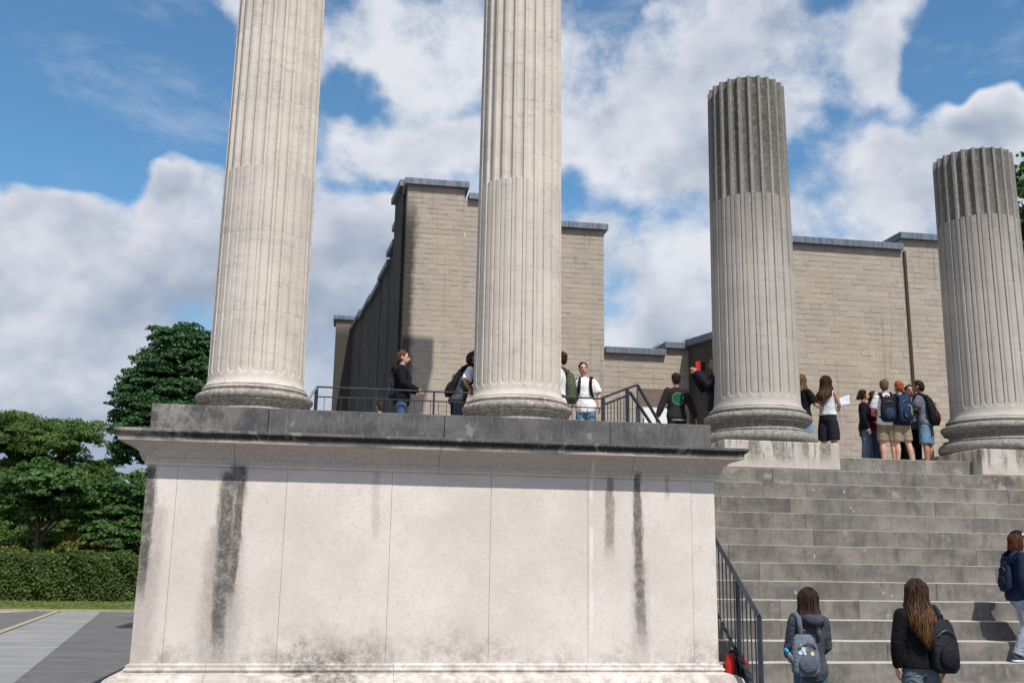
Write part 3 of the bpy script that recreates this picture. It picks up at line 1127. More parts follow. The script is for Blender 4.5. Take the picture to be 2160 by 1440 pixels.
z_in = Z_IN
z_out = Z_LO
prism('side_wall', [(XLO - .002, WING_Y + .02, FLOOR), (XLO - .002, WING_Y + .9, FLOOR), (XLO - .002, WING_Y + .9, WSEG[0][2] - .14), (XLO - .002, WING_Y + .02, WSEG[0][2] - .14)], (-.03, 0, 0), 'shaded blackened wall', bld)
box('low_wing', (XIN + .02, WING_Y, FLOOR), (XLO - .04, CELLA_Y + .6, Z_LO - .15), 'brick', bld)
prism('side_wall', [(XIN - .03, CELLA_Y + .04, FLOOR), (XIN - .03, WING_Y + .02, FLOOR), (XIN - .03, WING_Y + .02, z_out - .16), (XIN - .03, CELLA_Y + .04, z_in - .16)], (.05, 0, 0), 'shaded blackened wall', bld)
prism('coping', [(XIN - .12, CELLA_Y + .04, z_in - .15), (XIN - .12, WING_Y - .1, z_out - .15), (XIN - .12, WING_Y - .1, z_out + .006), (XIN - .12, CELLA_Y + .04, z_in + .006)], (.3, 0, 0), 'zinc sheet', bld)
# drain joint on the wing
xj = cxx(1911, 600, WING_Y)
box('drain_joint', (xj - .035, WING_Y - .045, 4.6), (xj + .035, WING_Y + .02, WSEG[0][2] - .16), 'brown joint', bld, .012)

# long blackened flank, its shade painted in too, top stepping down towards the back
P0 = (CELLA_X0, CELLA_Y)
far = at(738, 690, 35.0)
P1 = (far.x, 35.0)
steps_px = [(853, 836, 378), (836, 827, 455), (827, 815, 503), (815, 797, 545), (797, 778, 587), (778, 757, 618), (757, 738, 650)]
dirn = Vector((P1[0] - P0[0], P1[1] - P0[1], 0)).normalized()
nrm = Vector((-dirn.y, dirn.x, 0))
if nrm.x > 0:
    nrm = -nrm
for k, (pa, pb, py) in enumerate(steps_px):
    a = plane_pt(pa, py, P0, P1)
    b_ = plane_pt(pb, py, P0, P1)
    zt = a.z
    a = Vector((a.x, a.y, 0)) + (dirn * .03 if k == 0 else Vector())
    b_ = Vector((b_.x, b_.y, 0))
    inn = -nrm * .5
    o2 = -nrm * (.0 if k == 0 else .12)
    prism('flank_wall', [(a.x + o2.x, a.y + o2.y, FLOOR), (b_.x + o2.x, b_.y + o2.y, FLOOR), (b_.x + o2.x, b_.y + o2.y, zt - .15), (a.x + o2.x, a.y + o2.y, zt - .15)], inn, 'shaded blackened wall', bld)
    u = nrm * .1 + o2
    e = dirn * .08
    prism('coping', [(a.x + u.x, a.y + u.y, zt - .16), (b_.x + u.x + e.x, b_.y + u.y + e.y, zt - .16), (b_.x + u.x + e.x, b_.y + u.y + e.y, zt - .004 * k), (a.x + u.x, a.y + u.y, zt - .004 * k)], -nrm * .7, 'zinc sheet', bld)
pa, pb = at(708, 700, 35.2), at(752, 700, 35.2)
ztp = at(715, 666, 35.2).z
box('end_pier', (pa.x, 35.2, 0), (pb.x, 36.2, ztp - .15), 'brick', bld, .01)
box('coping', (pa.x - .1, 35.1, ztp - .15), (pb.x + .1, 36.3, ztp), 'zinc sheet', bld, .01)

# ------------------------------------------------------------------ railings
def bar(name, a, b, r, parent, mat='dark steel', square=True):
    bm = bmesh.new()
    tube_bm(bm, [a, b], r * (1.3 if square else 1), 4 if square else 8)
    return bm_obj(name, bm, mat, parent)


RY = 15.97
rl = empty('railing')
tag(rl, 'thin dark steel railing across the platform behind the tall columns', 'railing')
xa, xb = at(668, 819, RY).x, at(1271, 838, RY).x
ztr = at(850, 823, RY).z
zlow = FLOOR + .08
bar('top_rail', (xa, RY, ztr), (xb, RY, ztr), .011, rl)
bar('middle_rail', (xa, RY, ztr - .155), (xb, RY, ztr - .155), .008, rl)
bar('bottom_rail', (xa, RY, zlow), (xb, RY, zlow), .012, rl)
npst = 5
for k in range(npst + 1):
    x = xa + (xb - xa) * k / npst
    bar('post', (x, RY, FLOOR - .02), (x, RY, ztr), .012 if k else .022, rl)
n = int((xb - xa) / .125)
for k in range(1, n):
    x = xa + (xb - xa) * k / n
    bar('picket', (x, RY, zlow), (x, RY, ztr - .155), .005, rl, square=False)
q = at(636, 866, RY - .25)
bar('return_rail', (xa, RY, ztr), q, .02, rl)
bar('return_post', (q.x, q.y, FLOOR - .01), q, .02, rl)

rs = empty('stair_railing')
tag(rs, 'dark steel railing that rises and drops, left of the person with the green circle', 'railing')
A, B, Ct = at(1272, 838, RY), at(1323, 819, RY), at(1344, 811, RY)
Dn, Dn2 = at(1396, 900, RY), at(1378, 900, RY)
B2 = at(1328, 826, RY)
bar('post', (A.x, RY, FLOOR - .02), A, .026, rs)
bar('post', (B.x, RY, FLOOR - .02), B, .026, rs)
bar('handrail', A, Ct, .015, rs)
bar('handrail', Ct, Dn, .022, rs)
bar('lower_rail', B2, Dn2, .022, rs)
bar('lower_rail', at(1276, 852, RY), at(1322, 834, RY), .014, rs)
for k in range(1, 7):
    px = 1275 + 48 * k / 7
    bar('picket', at(px, 900, RY), at(px, 852 - 18 * k / 7, RY), .008, rs, square=False)
for k in range(1, 5):
    px = 1326 + 40 * k / 5
    bar('picket', at(px, 900, RY), at(px, 828 + 66 * k / 5, RY), .008, rs, square=False)

rh = empty('handrail')
tag(rh, 'dark steel handrail running up the stairs beside the podium wall', 'railing')
RX = 4.80


def atx(px, py, X):
    d = ray(px, py)
    return Vector((0, 0, CAM_H)) + d * (X / d.x)


hA, hB = atx(1601, 1300, RX), atx(1501, 1124, RX)
hC, hD = atx(1590, 1445, RX), atx(1508, 1248, RX)
dr = (hB - hA).normalized()
hB = hB + dr * 1.2
hD2 = hC + dr * ((hD - hC).length + 1.2)
bar('top_rail', hA, hB, .026, rh)
bar('lower_rail', hC - dr * .12, hD2, .02, rh)
bar('post', (hA.x, hA.y, 0), hA, .026, rh)
for s in (.56, 1.35, 2.2):
    p = hA + (hB - hA).normalized() * s * 1.35
    zf = max(0, RISE * (math.floor((p.y - Y0) / TREAD) + 5))
    bar('post', (p.x, p.y, zf), p, .024, rh)
L = (hB - hA).length
for k in range(1, int(L / .15)):
    p = hA + dr * k * .15
    qz = hC.z + (p.y - hC.y) * dr.z / dr.y
    bar('picket', (p.x, p.y, qz), p, .009, rh, square=False)

# notice board by the low wall
nb = empty('notice_board')
plain('brown board', (.16, .115, .10), .7)
plain('white board', (.75, .76, .78), .5, var=.05)
by = 21.6
tag(nb, 'brown and white notice board by the low brick wall', 'board')
p0, p1, p2, p3 = at(1345, 818, by), at(1412, 858, by), at(1357, 859, by), at(1408, 905, by)
box('upper_panel', (p0.x, by, p1.z), (p1.x, by + .04, p0.z), 'brown board', nb, .006)
box('lower_panel', (p2.x, by + .005, p3.z), (p3.x, by + .035, p2.z), 'white board', nb, .004)
for x in (p0.x + .03, p1.x - .03):
    box('post', (x - .03, by + .045, FLOOR), (x + .03, by + .1, p0.z), 'dark steel', nb)

# ------------------------------------------------------------------ planting
def leaf_cloud(centres, normals, size, seed, stretch=1.6, up=.35):
    """Bent rhombic leaves, one per centre. Returns verts, faces arrays."""
    g = np.random.default_rng(seed)
    n = len(centres)
    d = normals + g.normal(0, .75, (n, 3)) + np.array([0, 0, up])
    d /= np.linalg.norm(d, axis=1)[:, None] + 1e-9
    a = g.normal(0, 1, (n, 3))
    u = np.cross(d, a)
    u /= np.linalg.norm(u, axis=1)[:, None] + 1e-9
    v = np.cross(d, u)
    s = size * g.uniform(.6, 1.35, (n, 1))
    L, W = s * stretch * .5, s * .5
    P = np.stack([centres + u * L, centres + v * W + d * s * .12, centres - u * L, centres - v * W + d * s * .12], 1).reshape(-1, 3)
    return P


def leaves_obj(name, P, mat, parent):
    n = len(P) // 4
    me = bpy.data.meshes.new(name)
    me.vertices.add(len(P))
    me.vertices.foreach_set('co', P.astype(np.float32).ravel())
    i = np.arange(n) * 4
    tri = np.stack([i, i + 1, i + 3, i + 1, i + 2, i + 3], 1).reshape(-1)
    me.loops.add(len(tri))
    me.loops.foreach_set('vertex_index', tri.astype(np.int32))
    me.polygons.add(2 * n)
    me.polygons.foreach_set('loop_start', (np.arange(2 * n) * 3).astype(np.int32))
    me.polygons.foreach_set('loop_total', np.full(2 * n, 3, np.int32))
    me.update(calc_edges=True)
    me.materials.append(MATS[mat])
    return link(bpy.data.objects.new(name, me), parent)


def crown_points(base, lobes, n_clump, per, clump_r, seed):
    """Leaf positions in clumps that sit on the outer shell of several overlapping lobes."""
    g = np.random.default_rng(seed)
    C, Nn = [], []
    lob = np.array([l[:6] for l in lobes], float)
    vol = (lob[:, 3] * lob[:, 4] * lob[:, 5]) ** (2 / 3)
    which = g.choice(len(lobes), n_clump, p=vol / vol.sum())
    for w in which:
        c, r = lob[w, :3], lob[w, 3:6]
        d = g.normal(0, 1, 3)
        d /= np.linalg.norm(d)
        if d[2] < -.5:
            d[2] *= -.4
        rr = g.uniform(.55, 1.0) ** .5
        p = c + d * r * rr * (1 + .12 * g.normal())
        k = int(per * g.uniform(.6, 1.4))
        q = g.normal(0, 1, (k, 3))
        q /= np.linalg.norm(q, axis=1)[:, None]
        q[:, 2] = np.abs(q[:, 2]) * .8 - .25
        rad = clump_r * g.uniform(.6, 1.4)
        C.append(p + q * rad * np.array([1.15, 1.15, .75]) * g.uniform(.5, 1, (k, 1)))
        Nn.append(q * .8 + d * .6)
    C = np.concatenate(C)
    return C + np.array(base), np.concatenate(Nn)


def tree(name, label, base, trunk_h, trunk_r, lobes, n_clump, per, clump_r, size, mat, seed, group='trees beyond the hedge', lean=0.0, stretch=1.5):
    o = empty(name, base)
    tag(o, label, 'tree', group)
    r_ = random.Random(seed)
    bm = bmesh.new()
    top = max(l[2] for l in lobes)
    pts = [Vector((lean * q + .06 * math.sin(q * 5), .04 * math.cos(q * 4), q * top * .95)) for q in [k / 7 for k in range(8)]]
    tube_bm(bm, pts, [trunk_r * (1.25 if k == 0 else 1 - .85 * k / 7) for k in range(8)], 9)
    tr = bm_obj('trunk', bm, 'bark', o, True)
    for k in range(9):
        l = lobes[k % len(lobes)]
        z0 = trunk_h * .9 + (top - trunk_h) * .5 * r_.random()
        s = Vector((lean * z0 / top, 0, z0))
        e = Vector((l[0] + r_.uniform(-.5, .5) * l[3], l[1] + r_.uniform(-.5, .5) * l[4], l[2] + r_.uniform(-.2, .4) * l[5]))
        m_ = s.lerp(e, .5) + Vector((0, 0, .1 * (e - s).length))
        bm = bmesh.new()
        tube_bm(bm, [s, m_, e], [trunk_r * .42, trunk_r * .28, trunk_r * .08], 6)
        bm_obj('limb', bm, 'bark', tr, True)
    C, Nn = crown_points((0, 0, 0), lobes, n_clump, per, clump_r, seed)
    leaves_obj('crown', leaf_cloud(C, Nn, size, seed + 1, stretch), mat, o)
    return o


def spot(px, Y):
    p = at(px, 1000, Y)
    return p.x, Y


# tall maple left of the first column
Y = 47.0
x, _ = spot(395, Y)
zt = at(380, 672, Y).z
zl = at(300, 990, Y).z
pm = FOC / 46.5
lob = []
for px, py, rx, rz in ((380, 748, 62, 68), (312, 840, 60, 66), (420, 850, 100, 100), (350, 905, 90, 80), (500, 830, 80, 100), (295, 955, 52, 52), (460, 930, 100, 70), (440, 756, 50, 58), (555, 910, 75, 100), (275, 890, 36, 40), (335, 790, 44, 44)):
    p = at(px, py, Y)
    lob.append((p.x - x, rng.uniform(-.8, .8), p.z, rx / pm, rx / pm * 1.0, rz / pm * .98))
tree('maple_tree', 'tall dark green maple rising behind the podium, left of the first column', (x, Y, 0), 3.5, .32, lob, 1500, 95, .40, .11, 'maple leaves', 21, stretch=1.25)

# feathery large tree at the left edge
Y = 52.0
x, _ = spot(70, Y)
pm = FOC / 52
lob = []
for px, py, rx, rz in ((30, 922, 80, 34), (140, 912, 60, 24), (190, 898, 26, 14), (185, 935, 40, 20), (70, 950, 95, 30), (-30, 950, 90, 50), (175, 985, 48, 24), (205, 1010, 26, 14), (90, 1010, 110, 40), (20, 1060, 90, 50), (-80, 900, 70, 60), (40, 1130, 110, 50), (150, 1090, 70, 50), (60, 898, 50, 18)):
    p = at(px, py, Y)
    lob.append((p.x - x, rng.uniform(-1.5, 1.5), p.z, rx / pm, rx / pm * .8, rz / pm))
tree('robinia_tree', 'broad feathery light green tree at the left edge of the picture', (x, Y, 0), 3.0, .3, lob, 1250, 88, .42, .085, 'robinia leaves', 33, stretch=1.9)

# small round tree with a visible trunk in front of it
Y = 43.5
x, _ = spot(92, Y)
pm = FOC / 43.5
lob = []
for px, py, rx, rz in ((110, 1035, 80, 52), (60, 1065, 48, 40), (150, 1070, 52, 44), (100, 1005, 45, 30), (185, 1050, 36, 36)):
    p = at(px, py, Y)
    lob.append((p.x - x, rng.uniform(-.5, .5), p.z, rx / pm, rx / pm, rz / pm))
tree('plane_tree', 'small round tree with a bare trunk just behind the hedge', (x, Y, 0), 2.3, .16, lob, 480, 60, .32, .13, 'plane leaves', 44, stretch=1.3)

Y = 44.0
x, _ = spot(258, Y)
pm = FOC / 44
lob = []
for px, py, rx, rz in ((265, 1050, 48, 52), (225, 1090, 40, 50), (290, 1090, 45, 70), (255, 1130, 60, 60), (330, 1060, 50, 70)):
    p = at(px, py, Y)
    lob.append((p.x - x, rng.uniform(-.5, .5), p.z, rx / pm, rx / pm, rz / pm))
tree('lime_tree', 'bushy mid green tree growing tight against the podium wall', (x, Y, 0), 1.5, .13, lob, 460, 60, .3, .125, 'plane leaves', 55, stretch=1.3)

# tree beyond the right edge of the building
Y = 46.0
x, _ = spot(2190, Y)
pm = FOC / 55
lob = []
for px, py, rx, rz in ((2190, 420, 62, 95), (2200, 560, 80, 120), (2230, 350, 60, 60), (2170, 500, 50, 60), (2200, 700, 90, 120)):
    p = at(px, py, Y)
    lob.append((p.x - x, rng.uniform(-.8, .8), p.z, rx / pm, rx / pm, rz / pm))
tree('oak_tree', 'dark tree behind the shortest column at the right edge', (x, Y, 0), 6, .35, lob, 420, 42, .45, .18, 'plane leaves', 66, stretch=1.3)

# low shrubs and dark wood that closes the view behind the hedge
for k, (px, py, Y, rx, rz, mat, lab) in enumerate(((180, 1165, 42.6, 62, 34, 'shrub leaves', 'yellow green shrub showing above the hedge beside the bare trunk'),
                                                   (25, 1172, 42.6, 44, 22, 'shrub leaves', 'low yellow shrub above the hedge at the left edge'),
                                                   (190, 1128, 44.0, 36, 50, 'shrub leaves', 'tall yellowish shrub between the two small trees'),
                                                   (20, 1135, 46, 60, 40, 'robinia leaves', 'light green bush under the feathery tree'))):
    p = at(px, py, Y)
    o = empty('shrub', (p.x, Y, 0))
    tag(o, lab, 'shrub', 'shrubs behind the hedge')
    pm = FOC / Y
    bm = bmesh.new()
    for q in range(5):
        a = q * 1.3
        tube_bm(bm, [(0, 0, 0), (.2 * math.cos(a), .2 * math.sin(a), p.z * .5), (.5 * math.cos(a), .5 * math.sin(a), p.z)], [.03, .02, .008], 5)
    bm_obj('stem', bm, 'bark', o)
    C, Nn = crown_points((0, 0, 0), [(0, 0, p.z * .9, rx / pm, rx / pm, rz / pm), (.3, 0, p.z * .5, rx / pm, rx / pm, p.z * .5)], 110, 40, .25, 70 + k)
    leaves_obj('foliage', leaf_cloud(C, Nn, .11, 80 + k), mat, o)

g = np.random.default_rng(5)
n = 26000
C = np.stack([g.uniform(-34, 6, n), g.uniform(56, 62, n), g.uniform(0, 1, n) ** .8], 1)
hgt = 5.2 + 0.9 * np.sin(C[:, 0] * .7) + 1.0 * np.sin(C[:, 0] * 1.9 + 1)
C[:, 2] *= hgt
w = leaves_obj('distant_wood', leaf_cloud(C, np.tile([0, -1.0, .4], (n, 1)), .34, 91), 'wood leaves', None)
w['kind'] = 'stuff'
w['label'] = 'dark mass of far trees and undergrowth behind the hedge'

# clipped hedge
hd = empty('hedge', (-10, 40.6, 0))
tag(hd, 'clipped green hedge running along the grass strip on the left', 'hedge')
n = 95000
hh = at(140, 1172, 40.2).z
x = g.uniform(-14, 9, n)
f = g.random(n)
y = np.where(f < .62, -.62 + g.normal(0, .07, n), g.uniform(-.62, .7, n))
z = np.where(f < .62, g.uniform(.03, hh, n), hh + g.normal(0, .06, n))
y += .10 * np.sin(x * 2.1) * np.sin(z * 2.7 + x) + .05 * np.sin(x * 7.3 + z * 5)
z = z + .05 * np.sin(x * 1.7) + .04 * np.sin(x * 4.3)
nn = np.where((f < .62)[:, None], np.array([0, -1.0, .15]), np.array([0, -.2, 1.0]))
leaves_obj('foliage', leaf_cloud(np.stack([x, y, z], 1), nn, .075, 92, 1.5, .2), 'hedge leaves', hd)
box('twig_core', (-14, -.45, 0), (9, .6, hh - .15), 'wood leaves', hd)
leaf_mat('verge grass', (.12, .17, .04), (.26, .28, .09), .45)
# grass blades at the foot of the hedge
n = 26000
C = np.stack([g.uniform(-24, 0, n), g.uniform(33.2, 40, n), np.full(n, .03)], 1)
gr = leaves_obj('grass_verge', leaf_cloud(C, np.tile([.3, -.3, 1.0], (n, 1)), .07, 95, 1.2, .6), 'verge grass', None)
gr['kind'] = 'stuff'
gr['label'] = 'short grass strip in front of the hedge'

# ------------------------------------------------------------------ people
LAB = bpy.data.scenes.new('workbench')   # scratch scene where skins are fused, removed at the end


def solid(name, bm, mat, parent, voxel, smooth=3, deci=0.0):
    """Fuse overlapping shapes into one continuous skin (voxel remesh) and smooth it."""
    me = bpy.data.meshes.new(name)
    bmesh.ops.recalc_face_normals(bm, faces=bm.faces)
    bm.to_mesh(me)
    bm.free()
    o = bpy.data.objects.new(name, me)
    LAB.collection.objects.link(o)
    m = o.modifiers.new('r', 'REMESH')
    m.mode = 'VOXEL'
    m.voxel_size = voxel
    if smooth:
        m = o.modifiers.new('s', 'SMOOTH')
        m.factor = .5
        m.iterations = smooth
    if deci:
        m = o.modifiers.new('d', 'DECIMATE')
        m.ratio = deci
    LAB.view_layers[0].update()
    dg = LAB.view_layers[0].depsgraph
    m2 = bpy.data.meshes.new_from_object(o.evaluated_get(dg))
    o.modifiers.clear()
    o.data = m2
    bpy.data.meshes.remove(me)
    m2.name = name
    m2.polygons.foreach_set('use_smooth', [True] * len(m2.polygons))
    m2.materials.clear()
    m2.materials.append(MATS[mat])
    LAB.collection.objects.unlink(o)
    COL.objects.link(o)
    if parent is not None:
        o.parent = parent
    return o


def ell(bm, c, r, rot=None, seg=14):
    mt = Matrix.Translation(c) @ (rot.to_4x4() if rot else Matrix.Identity(4)) @ Matrix.Diagonal((*r, 1))
    bmesh.ops.create_uvsphere(bm, u_segments=seg, v_segments=max(6, seg // 2 + 2), radius=1.0, matrix=mt)


def limb(bm, pts, rad, n=12, round_ends=True):
    pts = [Vector(p) for p in pts]
    tube_bm(bm, pts, list(rad), n)
    if round_ends:
        for p, r in ((pts[0], rad[0]), (pts[-1], rad[-1])):
            ell(bm, p, (r, r, r), None, 10)


def loft(bm, secs, n=20):
    """Stack of ellipses: (cx, cy, z, rx, ry)."""
    rings = []
    for cx, cy, z, rx, ry in secs:
        rings.append([bm.verts.new((cx + rx * math.cos(2 * math.pi * k / n), cy + ry * math.sin(2 * math.pi * k / n), z)) for k in range(n)])
    for a, b in zip(rings, rings[1:]):
        for k in range(n):
            bm.faces.new((a[k], a[(k + 1) % n], b[(k + 1) % n], b[k]))
    bm.faces.new(rings[0][::-1])
    bm.faces.new(rings[-1])


def hand(bm, w, d, palm_n, s, curl=.5, side=1, r=.0095):
    """Palm, four unequal bent fingers and a thumb; w wrist, d direction, palm_n palm normal, s hand length."""
    w, d = Vector(w), Vector(d).normalized()
    pn = Vector(palm_n)
    pn = (pn - d * pn.dot(d)).normalized()
    ac = d.cross(pn).normalized() * side
    L = s * .5
    rot = Matrix((ac, d, pn)).transposed()
    ell(bm, w + d * L * .55, (s * .23, L * .62, s * .10), rot, 12)
    for k, (o, ln) in enumerate(((-.16, .40), (-.055, .46), (.05, .43), (.15, .34))):
        b = w + d * L + ac * (s * o)
        m_ = b + (d * .8 + pn * curl * .5) * (s * ln * .45)
        e = m_ + (d * (1 - curl * .8) + pn * curl) .normalized() * (s * ln * .55)
        limb(bm, [b - d * s * .08, m_, e], [r, r * .93, r * .75], 8)
    b = w + d * L * .35 - ac * s * .17
    m_ = b + (d * .6 - ac * .75 + pn * .25).normalized() * s * .2
    limb(bm, [b, m_, m_ + (d + pn * .4 - ac * .1).normalized() * s * .16], [r * 1.2, r * 1.05, r * .8], 8)


SKINS = {}


def get_skin(name, col):
    if name not in MATS:
        plain(name, col, .5, var=.08, scale=20, spec=.35)
    return name


get_skin('fair skin', (.52, .30, .21))
get_skin('tan skin', (.38, .20, .125))
get_skin('brown skin', (.20, .105, .068))
plain('eye white', (.7, .68, .65), .3)
plain('eye dark', (.02, .015, .012), .25)
plain('lip', (.30, .10, .09), .5)
plain('sole white', (.75, .75, .74), .6, var=.05)
HAIRS = {'red brown': ((.07, .028, .013), (.16, .07, .035)), 'black': ((.010, .008, .007), (.03, .022, .018)), 'dark brown': ((.022, .012, .008), (.07, .038, .022)),
         'brown': ((.018, .010, .007), (.15, .072, .03)), 'blond brown': ((.12, .065, .03), (.34, .20, .10)), 'ginger': ((.22, .05, .015), (.36, .10, .035)), 'auburn': ((.06, .022, .010), (.20, .085, .035)), 'light brown': ((.08, .05, .03), (.20, .13, .075))}
for k_, v_ in HAIRS.items():
    hair_mat(k_ + ' hair', *v_)


def person(label, loc, h, face, skin='fair skin', hair=('short', 'brown'), top=None, bottom=None, shoe=(.03, .03, .03), arms=None, legs=None,
           lean=(0, 0), head_turn=0.0, head_nod=0.0, fine=1.0, eyes=True, seed=0, hands=(.4, .4), slim=1.0):
    """face: direction the person looks, degrees anticlockwise from straight away from the camera (+y). All lengths below are fractions of the height."""
    r_ = random.Random(seed + 100)
    P = empty('person', loc, R(face))
    tag(P, label, 'person', 'school visitors')
    H = h
    vox = .0105 * fine

    def bend(bm, zmin=.5, head=False):
        if head and (head_turn or head_nod):
            piv = Vector((0, 0, .865 * H))
            mt = Matrix.Translation(piv) @ Matrix.Rotation(R(head_turn), 4, 'Z') @ Matrix.Rotation(R(head_nod), 4, 'X') @ Matrix.Translation(-piv)
            bmesh.ops.transform(bm, matrix=mt, verts=bm.verts)
        if lean[0] or lean[1]:
            for v in bm.verts:
                q = max(0, v.co.z - zmin * H)
                v.co.x += lean[0] * q
                v.co.y += lean[1] * q
                v.co.z -= .5 * (lean[0] ** 2 + lean[1] ** 2) * q * .6

    def bent(p):
        q = max(0, p[2] - .5) * H
        return Vector((p[0] * H + lean[0] * q, p[1] * H + lean[1] * q, p[2] * H - .3 * (lean[0] ** 2 + lean[1] ** 2) * q))

    S = lambda p: Vector(p) * H
    sh = .098 * slim
    arms = arms or [((-.135, -.015, .64), (-.145, .02, .505)), ((.135, -.015, .64), (.145, .02, .505))]
    legs = legs or [((-.058, .0, .27), (-.06, -.01, .045), 0), ((.058, .0, .27), (.06, -.01, .045), 0)]
    torso = [(0, 0, .455, .07, .05), (0, -.004, .50, .092, .062), (0, -.002, .54, .092, .06), (0, 0, .60, .078, .052), (0, .002, .67, .085, .056), (0, 0, .74, .094, .058), (0, -.004, .785, .092, .05), (0, -.006, .812, .066, .042), (0, -.006, .835, .036, .036)]
    torso = [(a, b, c, d * slim, e * slim) for a, b, c, d, e in torso]

    def torso_secs(lo, hi, inf, flare=0.0):
        out = []
        zs = sorted({lo, hi} | {t_[2] for t_ in torso if lo < t_[2] < hi})
        for z in zs:
            for a, b in zip(torso, torso[1:]):
                if a[2] <= z <= b[2]:
                    q = (z - a[2]) / (b[2] - a[2])
                    s_ = [a[i] + (b[i] - a[i]) * q for i in range(5)]
                    break
            else:
                s_ = list(torso[0] if z < torso[0][2] else torso[-1])
                s_[2] = z
            ex = inf + flare * max(0, (.62 - z))
            out.append((s_[0] * H, s_[1] * H, z * H, (s_[3] + ex) * H, (s_[4] + ex) * H))
        return out

    # --- the body: one continuous skin
    bm = bmesh.new()
    loft(bm, torso_secs(.455, .835, 0))
    for sx, (kn, an, toe) in zip((-1, 1), legs):
        hip = (sx * .05, 0, .49)
        limb(bm, [S(hip), S(Vector(hip).lerp(Vector(kn), .5)), S(kn), S(Vector(kn).lerp(Vector(an), .35) + Vector((0, -.012, 0))), S(an)], [.052 * H * slim, .045 * H * slim, .034 * H, .034 * H, .022 * H])
        f = Matrix.Rotation(R(toe), 3, 'Z')
        limb(bm, [S(Vector(an) + f @ Vector((0, -.02, -.02))), S(Vector(an) + f @ Vector((0, .04, -.026))), S(Vector(an) + f @ Vector((0, .085, -.033)))], [.022 * H, .022 * H, .015 * H])
    body = bm
    bend(body)
    for sx, (el, wr), hc in zip((-1, 1), arms, hands):
        s0 = bent((sx * sh, -.008, .785))
        e0, w0 = S(el), S(wr)
        m0 = s0.lerp(e0, .5)
        limb(body, [s0, m0, e0, e0.lerp(w0, .4), w0], [.030 * H, .027 * H, .022 * H, .022 * H, .015 * H])
        d = (w0 - e0).normalized()
        pn = Vector((-sx, 0, 0)) if abs(d.x) < .8 else Vector((0, 0, 1))
        hand(body, w0, d, pn, .1 * H, hc, sx, .0088 if H > 1.3 else .008)
    # neck and head
    hb = bmesh.new()
    limb(hb, [S((0, -.008, .80)), S((0, -.002, .88))], [.034 * H, .031 * H])
    ell(hb, S((0, .0, .932)), (.0455 * H, .057 * H, .063 * H))
    ell(hb, S((0, .018, .903)), (.036 * H, .040 * H, .040 * H))
    ell(hb, S((0, .036, .882)), (.017 * H, .016 * H, .013 * H))
    limb(hb, [S((0, .054, .932)), S((0, .066, .913))], [.006 * H, .0095 * H], 8)
    ell(hb, S((0, .055, .894)), (.014 * H, .006 * H, .006 * H))
    for sx in (-1, 1):
        ell(hb, S((sx * .047, -.004, .922)), (.007 * H, .012 * H, .018 * H))
        ell(hb, S((sx * .019, .050, .947)), (.014 * H, .008 * H, .005 * H))
    bend(hb, head=True)
    me = bpy.data.meshes.new('tmp')
    hb.to_mesh(me)
    hb.free()
    body.from_mesh(me)
    bpy.data.meshes.remove(me)
    solid('body', body, skin, P, vox * .8, 3, .5)
    # --- face
    if eyes:
        for sx in (-1, 1):
            e = bmesh.new()
            ell(e, S((sx * .0195, .0545, .931)), (.0065 * H, .0035 * H, .0036 * H), None, 8)
            bend(e, head=True)
            eo = bm_obj('eye', e, 'eye dark', P, True)
            e = bmesh.new()
            limb(e, [S((sx * .009, .0565, .9445)), S((sx * .031, .051, .946))], [.0028 * H, .002 * H], 6)
            bend(e, head=True)
            bm_obj('eyebrow', e, hair[1] + ' hair', P, True)
        e = bmesh.new()
        limb(e, [S((-.014, .0565, .8935)), S((0, .0605, .893)), S((.014, .0565, .8935))], [.0018 * H, .0032 * H, .0018 * H], 6)
        bend(e, head=True)
        bm_obj('mouth', e, 'lip', P, True)
    # --- top
    nm = 'cloth %d' % len(MATS)
    cloth(nm, top['col'], fold=top.get('fold', .5))
    bm = bmesh.new()
    inf = top.get('inf', .011)
    loft(bm, torso_secs(top.get('hem', .47), .826, inf, top.get('flare', .06)))
    if top.get('hood'):
        limb(bm, [S((-.06, -.03, .815)), S((-.035, -.075, .81)), S((0, -.085, .80)), S((.035, -.075, .81)), S((.06, -.03, .815))], [.022 * H, .034 * H, .038 * H, .034 * H, .022 * H])
    elif top.get('collar', True):
        limb(bm, [S((.036 * math.cos(a), -.006 + .036 * math.sin(a), .832)) for a in [k * math.pi / 5 for k in range(11)]], [.008 * H] * 11, 8)
    bend(bm)
    sl = top.get('sleeve', 'short')
    for sx, (el, wr) in zip((-1, 1), arms):
        s0 = bent((sx * sh, -.008, .788))
        e0, w0 = S(el), S(wr)
        ss = top.get('sinf', .013) * H
        if sl == 'long':
            limb(bm, [s0, s0.lerp(e0, .5), e0, e0.lerp(w0, .45), e0.lerp(w0, .97)], [.032 * H + ss, .028 * H + ss, .024 * H + ss, .024 * H + ss, .019 * H + ss * .7])
        elif sl == 'short':
            tube_bm(bm, [s0 + (s0 - e0) * .12, s0.lerp(e0, .35), s0.lerp(e0, .82)], [.030 * H, .034 * H + ss, .034 * H + ss * 1.3], 14)
            ell(bm, s0, (.036 * H, .036 * H, .034 * H))
        else:
            ell(bm, s0 + Vector((-sx * .03 * H, 0, .008 * H)), (.022 * H, .034 * H, .03 * H))
    tp = solid('top', bm, nm, P, vox * 1.1, 4)
    if top.get('under'):
        nm2 = 'cloth %d' % len(MATS)
        cloth(nm2, top['under'])
        bm = bmesh.new()
        loft(bm, torso_secs(top.get('hem', .47) - .014, .52, inf - .002, .05))
        bend(bm)
        solid('undershirt', bm, nm2, P, vox, 3, .5)
